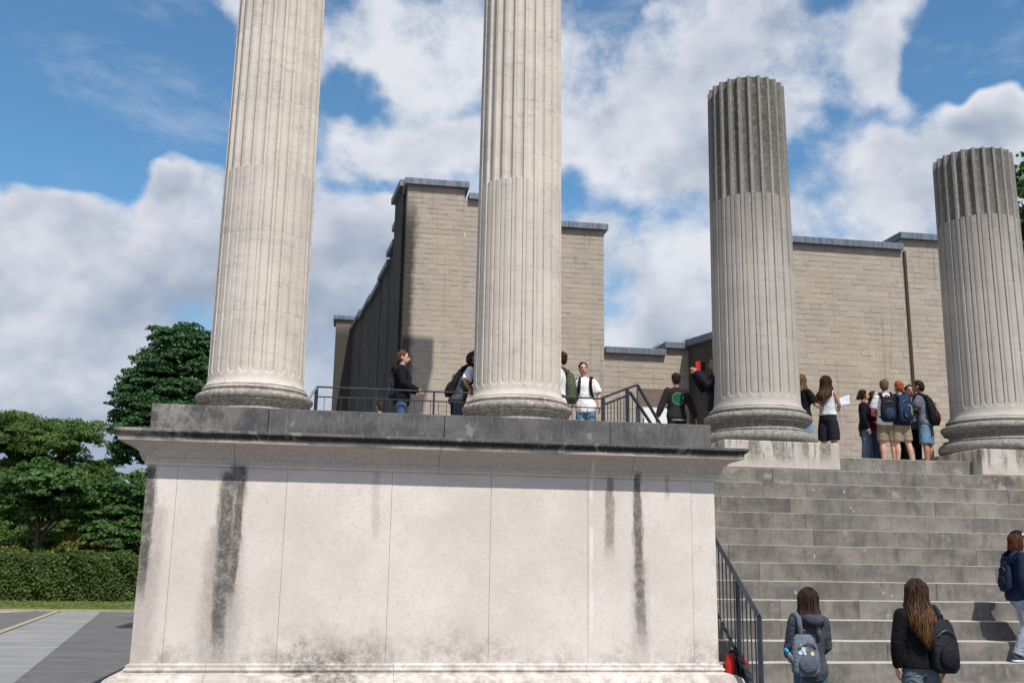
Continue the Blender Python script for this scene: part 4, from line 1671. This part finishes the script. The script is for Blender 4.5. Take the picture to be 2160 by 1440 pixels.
    if top.get('vest'):
        nm2 = 'cloth %d' % len(MATS)
        cloth(nm2, top['vest'])
        bm = bmesh.new()
        loft(bm, torso_secs(top.get('hem', .47) - .005, .83, inf + .006, .06))
        for sx in (-1, 1):
            ell(bm, S((sx * .07, -.006, .80)), (.03 * H, .04 * H, .028 * H))
        bend(bm)
        solid('vest', bm, nm2, P, vox, 3, .5)
    # --- bottom
    nmb = 'cloth %d' % len(MATS)
    cloth(nmb, bottom['col'], fold=bottom.get('fold', .6))
    bm = bmesh.new()
    loft(bm, torso_secs(.45, bottom.get('waist', .575), .008))
    kind = bottom.get('kind', 'long')
    w_ = bottom.get('wide', 1.0)
    for sx, (kn, an, toe) in zip((-1, 1), legs):
        hip = Vector((sx * .05, 0, .49))
        kn, an = Vector(kn), Vector(an)
        if kind == 'long':
            tube_bm(bm, [S(hip), S(hip.lerp(kn, .5)), S(kn), S(kn.lerp(an, .5)), S(kn.lerp(an, .98))], [.058 * H, .053 * H * (.5 + .5 * w_), .042 * H * w_, .039 * H * w_, .036 * H * w_], 14)
        else:
            t_ = bottom.get('len', .9)
            tube_bm(bm, [S(hip), S(hip.lerp(kn, .5)), S(hip.lerp(kn, t_))], [.058 * H, .056 * H * w_, .054 * H * w_], 14)
    if kind == 'skirt':
        loft(bm, [(0, 0, .30 * H, .098 * H, .075 * H), (0, 0, .40 * H, .10 * H, .078 * H), (0, 0, .52 * H, .095 * H, .066 * H)])
    bo = solid('trousers' if kind == 'long' else 'shorts', bm, nmb, P, vox * 1.15, 4)
    # --- shoes
    nms = 'shoe %d' % len(MATS)
    plain(nms, shoe, .6)
    for sx, (kn, an, toe) in zip((-1, 1), legs):
        f = Matrix.Rotation(R(toe), 3, 'Z')
        an = Vector(an)
        bm = bmesh.new()
        limb(bm, [S(an + f @ Vector((0, -.022, -.018))), S(an + f @ Vector((0, .03, -.02))), S(an + f @ Vector((0, .088, -.029)))], [.026 * H, .026 * H, .016 * H])
        ell(bm, S(an + Vector((0, -.008, .0))), (.025 * H, .028 * H, .022 * H))
        for v in bm.verts:
            v.co.z = max(v.co.z, (an.z - .045) * H + .004)
        so = solid('shoe', bm, nms, P, .012, 2)
        bm = bmesh.new()
        limb(bm, [S(an + f @ Vector((0, -.024, -.036))), S(an + f @ Vector((0, .088, -.036)))], [.026 * H, .02 * H])
        for v in bm.verts:
            v.co.z = (an.z - .036) * H + max(-.009 * H, min(.006 * H, v.co.z - (an.z - .036) * H))
        bm_obj('sole', bm, 'sole white' if bottom.get('white_sole', True) else nms, so)
    # --- hair
    style, hc = hair
    hm = hc + ' hair'
    bm = bmesh.new()
    ell(bm, S((0, -.010, .945)), (.0505 * H, .0565 * H, .0575 * H), None, 18)
    ell(bm, S((0, -.022, .925)), (.0475 * H, .044 * H, .055 * H), None, 16)
    for k in range(46 if style == 'short' else 0):
        a, b = r_.uniform(0, 2 * math.pi), r_.uniform(.15, 1.45)
        d = Vector((math.cos(a) * math.sin(b), math.sin(a) * math.sin(b), math.cos(b)))
        if d.y > .35 and d.z < .45:
            continue
        c = S((0, -.008, .944)) + Vector((d.x * .050, d.y * .055, d.z * .056)) * H
        t_ = Vector((r_.uniform(-.4, .4), r_.uniform(-.2, .6), .35)) + d * .3
        limb(bm, [c - t_ * .008 * H, c + t_ * .012 * H], [.009 * H, .0045 * H], 6)
    bend(bm, head=True)
    ho = solid('hair', bm, hm, P, .0085 * fine, 1)
    if style in ('long', 'bob', 'bun'):
        bm = bmesh.new()
        nl = {'long': 620, 'bob': 360, 'bun': 60}[style]
        zend = {'long': hair_len.get(label, .60), 'bob': hair_len.get(label, .80), 'bun': .87}[style]
        for k in range(nl):
            a = r_.uniform(R(-32), R(212)) + math.pi  # around the back and sides
            d = Vector((math.cos(a), math.sin(a), 0))
            if d.y > .62:
                continue
            b = r_.uniform(.0, 1.0)
            z0 = .945 + .055 * b
            rr = .049 * math.sqrt(max(.02, 1 - b * b * .95))
            p = [Vector((d.x * rr, d.y * (rr + .008) - .012, z0))]
            ze = zend + (.11 * abs(d.x) ** 1.5 + r_.uniform(-.03, .07) if style == 'long' else r_.uniform(-.008, .022))
            wob = r_.uniform(0, 6.28)
            wf = r_.uniform(28, 75)
            wa = .0045 if style == 'long' else .002
            n_ = 8
            out = .050 + .012 * r_.random()
            for q in range(1, n_ + 1):
                s_ = q / n_
                z = z0 + (ze - z0) * s_
                o_ = min(out, math.sqrt(max(0, 1 - ((z - .942) / .062) ** 2)) * .055 + .003) if z > .95 else (out if z > .86 else out + (.93 - z) * (.10 if style == 'long' and z > .74 else .05))
                bk = -.012 - (.035 if z < .84 else .0) * min(1, (.84 - z) / .05 if z < .84 else 0)
                p.append(Vector((d.x * o_ * (1 if z > .86 else 1.05) + wa * math.sin(wob + z * wf), min(d.y, .45) * o_ + bk + wa * math.cos(wob + z * wf * .9), z)))
            w0 = r_.uniform(.0018, .0045) * H
            tube_bm(bm, [S(q) for q in p], [w0 * (1 if i < n_ - 2 else (1.0, .65, .25)[i - n_ + 2]) for i in range(n_ + 1)], 5)
        bend(bm, head=(style != 'long'))
        bm_obj('locks', bm, hm, ho, True)
    if style == 'bun':
        bm = bmesh.new()
        ell(bm, S((0, -.072, .895)), (.026 * H, .024 * H, .026 * H), None, 12)
        for k in range(10):
            a = r_.uniform(0, 6.28)
            limb(bm, [S((.02 * math.cos(a), -.075, .895 + .02 * math.sin(a))), S((.02 * math.cos(a + 1), -.085, .895 + .02 * math.sin(a + 1)))], [.007 * H, .006 * H], 6)
        bend(bm, head=True)
        bm_obj('bun', bm, hm, ho, True)
    return P, tp, bo


hair_len = {}


def pack(label, who, h, col, col2=None, z=(.52, .80), w=.085, d=.075, lean=(0, 0), off=0.0, one_strap=None, sag=0.0, group='school bags'):
    """Rucksack worn on the back of a person (who = the person's empty)."""
    B = empty('backpack', who.location, who.rotation_euler.z)
    tag(B, label, 'backpack', group)
    nm = 'bag %d' % len(MATS)
    cloth(nm, col, .7, .35)
    nm2 = nm
    if col2:
        nm2 = 'bag %d' % len(MATS)
        cloth(nm2, col2, .7, .3)
    H = h
    z0, z1 = z
    yb = -.066

    def bend(bm):
        for v in bm.verts:
            q = max(0, v.co.z - .5 * H)
            v.co.x += lean[0] * q
            v.co.y += lean[1] * q
    bm = bmesh.new()
    n = 9
    secs = []
    for k in range(n + 1):
        t_ = k / n
        zz = z0 + (z1 - z0) * t_
        ww = w * (1 - .30 * max(0, t_ - .55) / .45) * (1 - .35 * (max(0, .12 - t_) / .12) ** 2)
        if k == n:
            ww *= .8
        dd = d * (.55 + .45 * math.sin(math.pi * min(1, .18 + t_ * .82)) ** .7) * (1.0 - .3 * t_)
        secs.append((zz, ww, dd))
    rings = []
    for zz, ww, dd in secs:
        ring = []
        for k in range(20):
            a = 2 * math.pi * k / 20
            ca, sa = math.cos(a), math.sin(a)
            sx = math.copysign(abs(ca) ** .55, ca) * ww
            sy = math.copysign(abs(sa) ** .6, sa) * dd * .5
            ring.append(bm.verts.new(((off + sx) * H, (yb - dd * .5 + sy) * H - sag * (1 - (zz - z0) / (z1 - z0)) * .05 * H, zz * H)))
        rings.append(ring)
    for a, b in zip(rings, rings[1:]):
        for k in range(20):
            bm.faces.new((a[k], a[(k + 1) % 20], b[(k + 1) % 20], b[k]))
    bm.faces.new(rings[0][::-1])
    bm.faces.new(rings[-1])
    bend(bm)
    bo = solid('bag', bm, nm, B, .011, 3)
    bm = bmesh.new()
    pz = z0 + (z1 - z0) * .30
    ell(bm, ((off) * H, (yb - d * .93) * H - sag * .035 * H, pz * H), (w * .72 * H, d * .26 * H, (z1 - z0) * .23 * H), None, 14)
    bend(bm)
    bm_obj('pocket', bm, nm2, B, True)
    bm = bmesh.new()
    zp = z0 + (z1 - z0) * .80
    limb(bm, [((off + q * w * .62) * H, (yb - d * .80) * H, (zp - .03 * abs(q) ** 2) * H) for q in (-1, -.6, -.2, .2, .6, 1)], [.0045 * H] * 6, 6)
    bend(bm)
    bm_obj('zip', bm, 'dark steel', B)
    sides = (-1, 1) if one_strap is None else (one_strap,)
    for sx in sides:
        bm = bmesh.new()
        x = off * .4 + sx * .058
        pts = [(x, yb - .012, z1 - .02), (x, -.055, .815), (x, -.02, .838), (x, .022, .83), (x, .058, .79), (x * 1.05, .074, .73), (x * 1.2, .066, .66), (x * 1.45, .02, .60), (x * 1.45, -.04, .565), (off + sx * w * .8, yb - .02, z0 + .05)]
        tube_bm(bm, [Vector(p) * H for p in pts], [.017 * H] * 7 + [.009 * H] * 3, 8)
        # flatten against the body
        bend(bm)
        bm_obj('strap', bm, nm, B, True)
    bm = bmesh.new()
    limb(bm, [((off - .02) * H, (yb - .005) * H, z1 * H), ((off - .012) * H, (yb - .012) * H, (z1 + .022) * H), ((off + .012) * H, (yb - .012) * H, (z1 + .022) * H), ((off + .02) * H, (yb - .005) * H, z1 * H)], [.006 * H] * 4, 6)
    bend(bm)
    bm_obj('handle', bm, nm, B, True)
    return B, bo


def decal(name, target, origin, direction, radius, mat, parent, seg=28, rings=4, ring_only=None, lift=.004):
    """Round patch laid on the cloth surface (object space of the target)."""
    me = target.data
    bvh = BVHTree.FromPolygons([v.co for v in me.vertices], [p.vertices for p in me.polygons])
    o, d = Vector(origin), Vector(direction).normalized()
    s, u = ring_frame(d)
    verts, faces = [], []
    r0 = ring_only or 0.0
    for i in range(rings + 1):
        rr = r0 + (radius - r0) * i / rings
        for k in range(seg):
            a = 2 * math.pi * k / seg
            q = o + (s * math.cos(a) + u * math.sin(a)) * rr
            hit = bvh.ray_cast(q, d)[0]
            verts.append((hit if hit else q + d * .1) - d * lift)
    for i in range(rings):
        for k in range(seg):
            a, b = i * seg + k, i * seg + (k + 1) % seg
            faces.append((a, b, b + seg, a + seg))
    return mesh_obj(name, verts, faces, mat, parent, True)


def stand(px, Y, z=FLOOR, py=870):
    """Foot point on level z at depth Y of a figure whose middle shows at photo pixel (px, py)."""
    p = at(px, py, Y)
    return (p.x, Y, z)

FZ = FLOOR - .012


def hof(px, py, Y, z=FZ):
    return at(px, py, Y).z - z


def show(n, h):
    print('HEIGHT', n, round(h, 2))


NAVY, JEAN, LJEAN, BLACK, WHITE, KHAKI = (.012, .016, .035), (.055, .10, .19), (.16, .27, .40), (.008, .008, .010), (.72, .72, .74), (.23, .185, .125)

# boy in the black jacket at the left of the railing
Y = 16.3
h = hof(855, 740, Y); show('boy1', h)
loc = stand(846, Y, FZ)
p, tp, bo = person('boy in a black hooded jacket with reddish hair, leftmost at the railing', loc, h, -97, 'fair skin', ('short', 'red brown'),
                   dict(col=BLACK, sleeve='long', hood=True, hem=.45, inf=.02, sinf=.018), dict(col=JEAN), arms=[((-.13, .03, .645), (-.06, .135, .60)), ((.13, .02, .645), (.075, .15, .595))], seed=1, hands=(.2, .25), head_turn=-4)
pack('dark blue backpack on the boy in the black jacket', p, h, (.010, .016, .03), (.03, .06, .12), z=(.50, .76), w=.075, d=.06)

# boy with the vest leaning on the rail
Y = 16.5
h = hof(985, 738, Y) + .03; show('boy2', h)
loc = stand(964, Y, FZ)
p, tp, bo = person('boy in a grey vest over white sleeves leaning on the railing', loc, h, -86, 'tan skin', ('short', 'dark brown'),
                   dict(col=WHITE, sleeve='short', vest=(.07, .075, .09)), dict(col=(.012, .016, .03)), lean=(0, .36), arms=[((-.13, .14, .66), (-.12, .20, .60)), ((.135, .05, .645), (.13, .10, .575))], seed=2, hands=(.8, .9), head_nod=12)
pack('black backpack on the boy leaning on the railing', p, h, BLACK, (.014, .014, .018), z=(.53, .80), w=.08, d=.075, lean=(0, .36))

# boy with green backpack, half hidden by the second column
Y = 16.42
h = hof(1184, 742, Y); show('boy3', h)
loc = stand(1182, Y, FZ)
p, tp, bo = person('boy in a white t-shirt half hidden by the second column', loc, h, 68, 'fair skin', ('short', 'dark brown'),
                   dict(col=WHITE, sleeve='short'), dict(col=JEAN), arms=[((-.135, .02, .65), (-.12, .12, .66)), ((.135, .02, .65), (.12, .10, .62))], seed=3)
pack('olive green backpack beside the second column', p, h, (.075, .085, .05), (.06, .07, .04), z=(.50, .80), w=.085, d=.11)

# boy in white t-shirt facing the camera
Y = 16.28
h = hof(1226, 764, Y); show('boy4', h)
loc = stand(1236, Y, FZ)
p, tp, bo = person('boy in a white t-shirt facing the camera, right of the olive backpack', loc, h, 158, 'fair skin', ('short', 'dark brown'),
                   dict(col=(.78, .78, .80), sleeve='short', hem=.455, inf=.014, fold=.45, flare=.1), dict(col=LJEAN), arms=[((-.135, -.01, .64), (-.145, .03, .52)), ((.135, .0, .64), (.14, .03, .52))], seed=4, head_turn=14, lean=(.06, .02))
pack('black backpack worn by the boy in white facing the camera', p, h, BLACK, None, z=(.54, .80), w=.07, d=.06)

# person with the green disc
Y = 16.75
h = hof(1428, 787, Y); show('disc', h)
loc = stand(1427, Y, FZ)
plain('green print', (.004, .095, .036), .7, var=.25, scale=60)
plain('grey print', (.14, .19, .17), .7)
p, tp, bo = person('person in a dark sweater with a round green print on the back', loc, h, 0, 'tan skin', ('short', 'black'),
                   dict(col=(.022, .024, .022), sleeve='long', hem=.47, inf=.018, sinf=.016, under=(.55, .57, .6)), dict(col=NAVY), arms=[((-.165, -.01, .645), (-.215, .0, .515)), ((.165, -.01, .645), (.215, .0, .515))], seed=5, eyes=True)
decal('emblem_ring', tp, (0, -.6, .70 * h), (0, 1, 0), .112, 'grey print', p, ring_only=.10, rings=2, lift=.008, seg=48)
decal('emblem', tp, (0, -.6, .70 * h), (0, 1, 0), .103, 'green print', p, lift=.006, rings=14, seg=48)

# person taking a picture, half behind the third column
Y = 16.25
h = hof(1505, 752, Y); show('photo', h)
loc = stand(1512, Y, FZ)
p, tp, bo = person('person in a black jacket raising a phone beside the broken column', loc, h, 80, 'tan skin', ('short', 'black'),
                   dict(col=(.012, .014, .02), sleeve='long', inf=.02, sinf=.016), dict(col=LJEAN), arms=[((-.12, .10, .70), (-.06, .19, .83)), ((.13, .11, .70), (.05, .20, .84))], seed=6, hands=(.7, .7))
pack('black and red backpack on the person raising a phone', p, h, BLACK, (.28, .02, .015), z=(.52, .80), w=.08, d=.07)
plain('red case', (.55, .012, .012), .4, var=.05)
plain('black glass', (.006, .006, .007), .15)
ph = empty('phone')
q = at(1481, 773, Y - .02)
ph.location = q
tag(ph, 'phone in an opened bright red case held up beside the broken column', 'phone')
box('case_flap', (-.115, -.006, -.08), (-.035, .006, .085), 'red case', ph, .004)
box('phone_body', (-.022, -.006, -.075), (.052, .006, .08), 'black glass', ph, .005)

# girls right of the third column
Y = 16.5
h = hof(1693, 789, Y); show('girl_curly', h)
loc = stand(1694, Y, FZ)
lab = 'girl with fair curly hair half hidden by the broken column'
hair_len[lab] = .72
p, tp, bo = person(lab, loc, h, -70, 'fair skin', ('long', 'blond brown'), dict(col=BLACK, sleeve='short'), dict(col=LJEAN, wide=1.25),
                   arms=[((-.13, .05, .65), (-.10, .12, .60)), ((.13, .06, .645), (.10, .185, .635))], seed=7)
Y = 16.4
h = hof(1742, 792, Y); show('girl_paper', h)
loc = stand(1746, Y, FZ)
lab = 'girl with long brown hair, white top and dark shorts holding a paper'
hair_len[lab] = .665
p, tp, bo = person(lab, loc, h, -52, 'tan skin', ('long', 'brown'), dict(col=(.62, .63, .66), sleeve='none', hem=.55, collar=False), dict(col=(.016, .016, .026), kind='shorts', len=.98, wide=1.22, waist=.60),
                   arms=[((-.12, .02, .665), (-.05, .15, .655)), ((.13, .01, .665), (.06, .16, .645))], seed=8, shoe=(.5, .5, .5))
pap = bmesh.new()
q = at(1776, 846, Y - .05)
gx = [(-.13 + .26 * i / 10) for i in range(11)]
vs = [[pap.verts.new((x, .03 * math.sin(x * 9) + .05 * (j / 6), -.09 + .17 * j / 6 + .02 * math.sin(x * 14 + j) + x * .15)) for x in gx] for j in range(7)]
for j in range(6):
    for i in range(10):
        pap.faces.new((vs[j][i], vs[j][i + 1], vs[j + 1][i + 1], vs[j + 1][i]))
plain('paper white', (.52, .55, .63), .7, var=.06, scale=12)
po = bm_obj('paper_sheet', pap, 'paper white', None, True)
so = po.modifiers.new('thick', 'SOLIDIFY')
so.thickness = .002
po.location = q
po.rotation_euler = (0, 0, R(-25))
tag(po, 'crumpled white paper sheet held by the girl in dark shorts', 'paper')

# group at the top of the stairs
def at_edge(px, Y):
    return stand(px, Y, FLOOR - .002 if Y < 16.1 else FZ)


Y = 16.75
h = hof(1830, 822, Y); show('girl8', h)
p, tp, bo = person('girl in a black cardigan and flared jeans with dark tied hair, left of the group', at_edge(1824, Y), h, -118, 'fair skin', ('bun', 'dark brown'),
                   dict(col=BLACK, sleeve='long', hem=.40, inf=.018, collar=False), dict(col=(.09, .13, .20), wide=1.35), arms=[((-.13, .03, .64), (-.03, .13, .63)), ((.135, -.01, .64), (.145, .03, .50))], seed=9, legs=[((-.06, .02, .27), (-.10, .03, .045), 10), ((.055, .0, .27), (.04, -.03, .045), -10)], head_turn=12)
Y = 16.95
h = hof(1843, 824, Y); show('girl9', h)
p, tp, bo = person('smiling girl in a dark red top behind the girl in the cardigan', stand(1846, Y, FZ), h, -160, 'fair skin', ('bob', 'dark brown'),
                   dict(col=(.20, .012, .03), sleeve='long', hem=.44), dict(col=(.05, .07, .12)), arms=[((-.13, .03, .64), (-.06, .12, .60)), ((.13, .05, .64), (.08, .13, .62))], seed=10)
Y = 16.35
h = hof(1868, 801, Y); show('boy10', h)
p, tp, bo = person('boy in a white t-shirt and beige shorts with a black backpack, seen from behind', at_edge(1869, Y), h, -14, 'fair skin', ('short', 'light brown'),
                   dict(col=WHITE, sleeve='short', inf=.014), dict(col=KHAKI, kind='shorts', len=.92, wide=1.1), arms=[((-.135, .03, .645), (-.09, .12, .62)), ((.13, .05, .645), (.08, .13, .62))], seed=11, shoe=(.45, .46, .48), head_turn=-18)
pack('black backpack with a dark blue pocket on the boy in beige shorts', p, h, BLACK, (.018, .035, .07), z=(.50, .79), w=.088, d=.085)
Y = 16.25
h = hof(1896, 804, Y); show('boy11', h)
p, tp, bo = person('ginger boy in a navy jacket and beige shorts, seen from behind', at_edge(1899, Y), h, 4, 'fair skin', ('short', 'ginger'),
                   dict(col=(.012, .016, .026), sleeve='long', inf=.016), dict(col=(.27, .22, .15), kind='shorts', len=.90, wide=1.08), arms=[((-.13, .03, .645), (-.08, .12, .62)), ((.135, .02, .645), (.10, .11, .62))], seed=12, shoe=(.5, .5, .5),
                   legs=[((-.055, .02, .27), (-.06, .02, .045), 0), ((.065, -.02, .27), (.085, -.05, .045), -12)])
bk, bo_ = pack('navy blue backpack with green cords on the ginger boy', p, h, (.016, .03, .085), (.014, .022, .06), z=(.51, .82), w=.094, d=.095)
plain('green cord', (.22, .50, .08), .6)
bm = bmesh.new()
limb(bm, [Vector(q) * h for q in ((.0, -.165, .70), (.022, -.172, .69), (.034, -.176, .66), (.028, -.178, .62), (.034, -.176, .585))], [.005 * h] * 5, 6)
limb(bm, [Vector(q) * h for q in ((-.05, -.16, .60), (-.045, -.172, .575), (-.03, -.172, .56))], [.004 * h] * 3, 6)
bm_obj('cord', bm, 'green cord', bk)
Y = 16.4
h = hof(1934, 800, Y) - .02; show('boy12', h)
p, tp, bo = person('boy in a grey t-shirt and light blue shorts, right of the group', at_edge(1951, Y), h, 38, 'tan skin', ('short', 'dark brown'),
                   dict(col=(.13, .15, .18), sleeve='short', inf=.015), dict(col=(.13, .22, .32), kind='shorts', len=1.0, wide=1.15), arms=[((-.135, .05, .66), (-.10, .14, .70)), ((.175, .0, .66), (.11, .09, .65))], seed=13, lean=(-.10, .08), shoe=(.1, .1, .12))
pack('black backpack on the boy in light blue shorts', p, h, BLACK, (.05, .012, .01), z=(.48, .80), w=.088, d=.09, lean=(-.10, .08))
Y = 16.9
h = hof(1917, 812, Y); show('boy13', h)
p, tp, bo = person('boy in grey with black trousers facing the camera at the back of the group', stand(1921, Y, FZ), h, 172, 'tan skin', ('short', 'dark brown'),
                   dict(col=(.10, .12, .15), sleeve='short'), dict(col=(.008, .008, .009)), arms=[((-.13, .05, .66), (-.05, .12, .74)), ((.13, .03, .65), (.09, .12, .62))], seed=14)
Y = 17.2
h = hof(1906, 825, Y); show('child', h)
p, tp, bo = person('dark haired child hidden behind the ginger boy', stand(1906, Y, FZ), h, 178, 'brown skin', ('short', 'black'),
                   dict(col=(.03, .03, .035), sleeve='short'), dict(col=(.008, .008, .009)), seed=15)

# small head further back behind the railing
Y = 20.6
h = hof(801, 848, Y); show('far', h)
p, tp, bo = person('dark haired visitor far back, only the head above the podium edge', stand(801, Y, FZ), h, 20, 'fair skin', ('short', 'dark brown'), dict(col=(.5, .5, .5), sleeve='short'), dict(col=NAVY), seed=16, fine=1.2)

# ------------------------------------------------------------------ people on and before the stairs
Y = 8.75
h = hof(1706, 1237, Y, 0); show('hoodie', h)
lab = 'girl with straight brown hair in a grey hoodie before the stairs'
hair_len[lab] = .775
p, tp, bo = person(lab, stand(1706, Y, 0, 1340), h, 3, 'fair skin', ('bob', 'dark brown'), dict(col=(.055, .058, .075), sleeve='long', hood=True, hem=.45, inf=.017, sinf=.011, fold=.45), dict(col=(.06, .11, .17), fold=.6), seed=17, fine=.8,
                   arms=[((-.122, .015, .645), (-.085, .11, .59)), ((.122, .01, .645), (.09, .10, .59))], slim=.95)
bk, bbo = pack('grey blue backpack covered with badges on the girl in the hoodie', p, h, (.11, .13, .16), (.085, .10, .13), z=(.485, .725), w=.088, d=.08, off=-.082)
plain('yellow badge', (.55, .55, .16), .4)
plain('silver badge', (.62, .66, .70), .25, .3)
plain('pale badge', (.42, .46, .52), .35)
plain('red badge', (.40, .03, .04), .4)
for bx, bz, br, bm_ in ((-.115, .660, .014, 'silver badge'), (-.105, .640, .019, 'pale badge'), (-.128, .622, .017, 'pale badge'), (-.10, .618, .012, 'silver badge'), (-.052, .617, .016, 'yellow badge'), (-.06, .655, .011, 'red badge')):
    decal('badge', bbo, (bx * h, -.6 * h, bz * h), (0, 1, 0), br * h * .75, bm_, bk, seg=16, rings=2, lift=.004)
bm = bmesh.new()
limb(bm, [Vector(q) * h for q in ((-.145, -.10, .545), (-.175, -.105, .585), (-.20, -.11, .622))], [.017 * h, .018 * h, .013 * h], 10)
plain('bottle plastic', (.10, .13, .16), .3)
plain('bottle lid', (.01, .25, .42), .4)
bt = empty('bottle', p.location, p.rotation_euler.z)
tag(bt, 'drinking bottle with a blue lid in the side pocket of the badge covered backpack', 'bottle')
bm_obj('bottle_body', bm, 'bottle plastic', bt, True)
bm = bmesh.new()
limb(bm, [Vector(q) * h for q in ((-.201, -.11, .623), (-.212, -.112, .638))], [.014 * h, .012 * h], 10)
bm_obj('lid', bm, 'bottle lid', bt, True)
bm = bmesh.new()
tube_bm(bm, [Vector(q) * h for q in ((-.135, -.13, .56), (-.143, -.14, .50), (-.138, -.14, .45), (-.134, -.138, .425))], .0035 * h, 6)
bm_obj('loose_strap', bm, 'dark steel', bk)

Y = 8.65
h = hof(1930, 1219, Y, 0); show('longhair', h)
lab = 'girl with very long wavy brown hair in a black sweater before the stairs'
hair_len[lab] = .63
p, tp, bo = person(lab, stand(1936, Y, 0, 1330), h, -2, 'fair skin', ('long', 'brown'), dict(col=(.006, .006, .007), sleeve='long', hem=.50, inf=.016, sinf=.014), dict(col=(.10, .125, .155), wide=1.35, fold=.9), seed=18, fine=.8,
                   arms=[((-.135, -.01, .64), (-.13, .015, .515)), ((.14, -.01, .64), (.15, .02, .505))])
pack('black backpack hanging from the right shoulder of the long haired girl', p, h, (.014, .016, .022), (.010, .011, .015), z=(.48, .775), w=.078, d=.09, off=.098, one_strap=1)

# walker with the cap, cut by the right edge
Y = 12.33
ZF = RISE * 2
h = hof(2150, 1126, Y, ZF) * 1.02; show('cap', h)
loc = stand(2148, Y, ZF, 1260)
lab = 'walker in a navy jacket and black cap climbing the stairs at the right edge'
hair_len[lab] = .85
p, tp, bo = person(lab, loc, h, -96, 'tan skin', ('bob', 'auburn'), dict(col=(.012, .022, .055), sleeve='long', hem=.46, inf=.02, sinf=.02), dict(col=(.30, .34, .40), wide=1.15, fold=.9), seed=19, fine=.9,
                   arms=[((-.13, .02, .64), (-.11, .10, .58)), ((.135, -.02, .64), (.14, .0, .52))], lean=(0, .08), legs=[((-.05, .15, .31), (-.05, .21, .20), 0), ((.055, .02, .27), (.055, -.075, .05), 0)], shoe=(.03, .04, .06))
pack('dark blue backpack on the walker with the cap', p, h, (.010, .018, .045), (.008, .012, .03), z=(.53, .77), w=.075, d=.065)
capb = bmesh.new()
ell(capb, Vector((0, -.004, .962)) * h, (.054 * h, .062 * h, .052 * h), None, 18)
for v in capb.verts:
    v.co.z = max(v.co.z, .955 * h)
ell(capb, Vector((0, .075, .957)) * h, (.042 * h, .045 * h, .006 * h), None, 14)
for v in capb.verts:
    v.co.y += .08 * (v.co.z - .5 * h)
cp = empty('cap', p.location, p.rotation_euler.z)
tag(cp, 'black baseball cap with a white mark on the walker at the right edge', 'cap')
cloth('cap cloth', (.008, .009, .011))
co = solid('crown', capb, 'cap cloth', cp, .006, 2)
bm = bmesh.new()
for a, b_ in (((.046, .012, .985), (.043, .026, .985)), ((.046, .012, .975), (.043, .026, .975)), ((.048, .014, .985), (.048, .014, .968))):
    limb(bm, [Vector(a) * h + Vector((.008, .062, 0)), Vector(b_) * h + Vector((.008, .062, 0))], [.004 * h] * 2, 6)
bm_obj('mark', bm, 'sole white', cp)

# bag left leaning on the stairs beside the podium
B = empty('backpack')
b0 = at(1556, 1436, 12.08)
B.location = (b0.x, 12.1, RISE)
B.rotation_euler = (R(-14), R(14), R(25))
tag(B, 'red and black backpack left leaning beside the podium wall', 'backpack', 'school bags')
cloth('bag red', (.42, .022, .015), .6, .3)
cloth('bag black', (.010, .011, .014), .6, .3)


def lump(name, secs, mat, parent, n=20):
    bm = bmesh.new()
    rings = []
    for cx, cy, z, rx, ry in secs:
        ring = []
        for k in range(n):
            a = 2 * math.pi * k / n
            ca, sa = math.cos(a), math.sin(a)
            ring.append(bm.verts.new((cx + math.copysign(abs(ca) ** .6, ca) * rx, cy + math.copysign(abs(sa) ** .6, sa) * ry, z)))
        rings.append(ring)
    for a, b in zip(rings, rings[1:]):
        for k in range(n):
            bm.faces.new((a[k], a[(k + 1) % n], b[(k + 1) % n], b[k]))
    bm.faces.new(rings[0][::-1])
    bm.faces.new(rings[-1])
    return solid(name, bm, mat, parent, .009, 3, .6)


lump('bag', [(0, 0, .0, .13, .07), (0, 0, .04, .155, .09), (0, 0, .2, .15, .09), (0, 0, .33, .125, .075), (0, 0, .40, .075, .045)], 'bag black', B)
lump('side_panel', [(-.13, -.02, .03, .035, .06), (-.14, -.02, .2, .035, .07), (-.115, -.01, .34, .03, .05)], 'bag red', B)
lump('pocket', [(.03, -.10, .03, .085, .03), (.03, -.11, .12, .09, .04), (.03, -.10, .2, .07, .025)], 'bag black', B)
bm = bmesh.new()
limb(bm, [(.02, -.098, .34), (.055, -.112, .25), (.07, -.125, .15), (.06, -.12, .08)], [.010, .016, .016, .010], 8)
bm_obj('red_trim', bm, 'bag red', B, True)
bm = bmesh.new()
limb(bm, [(-.06, -.07, .37), (-.09, -.125, .27), (-.085, -.14, .15), (-.07, -.11, .06)], [.018, .020, .016, .010], 8)
bm_obj('strap', bm, 'bag black', B, True)
bm = bmesh.new()
limb(bm, [(-.03, .0, .395), (-.02, .0, .44), (.02, .0, .44), (.03, 0, .395)], [.009] * 4, 8)
bm_obj('handle', bm, 'bag black', B, True)

bpy.data.scenes.remove(LAB)
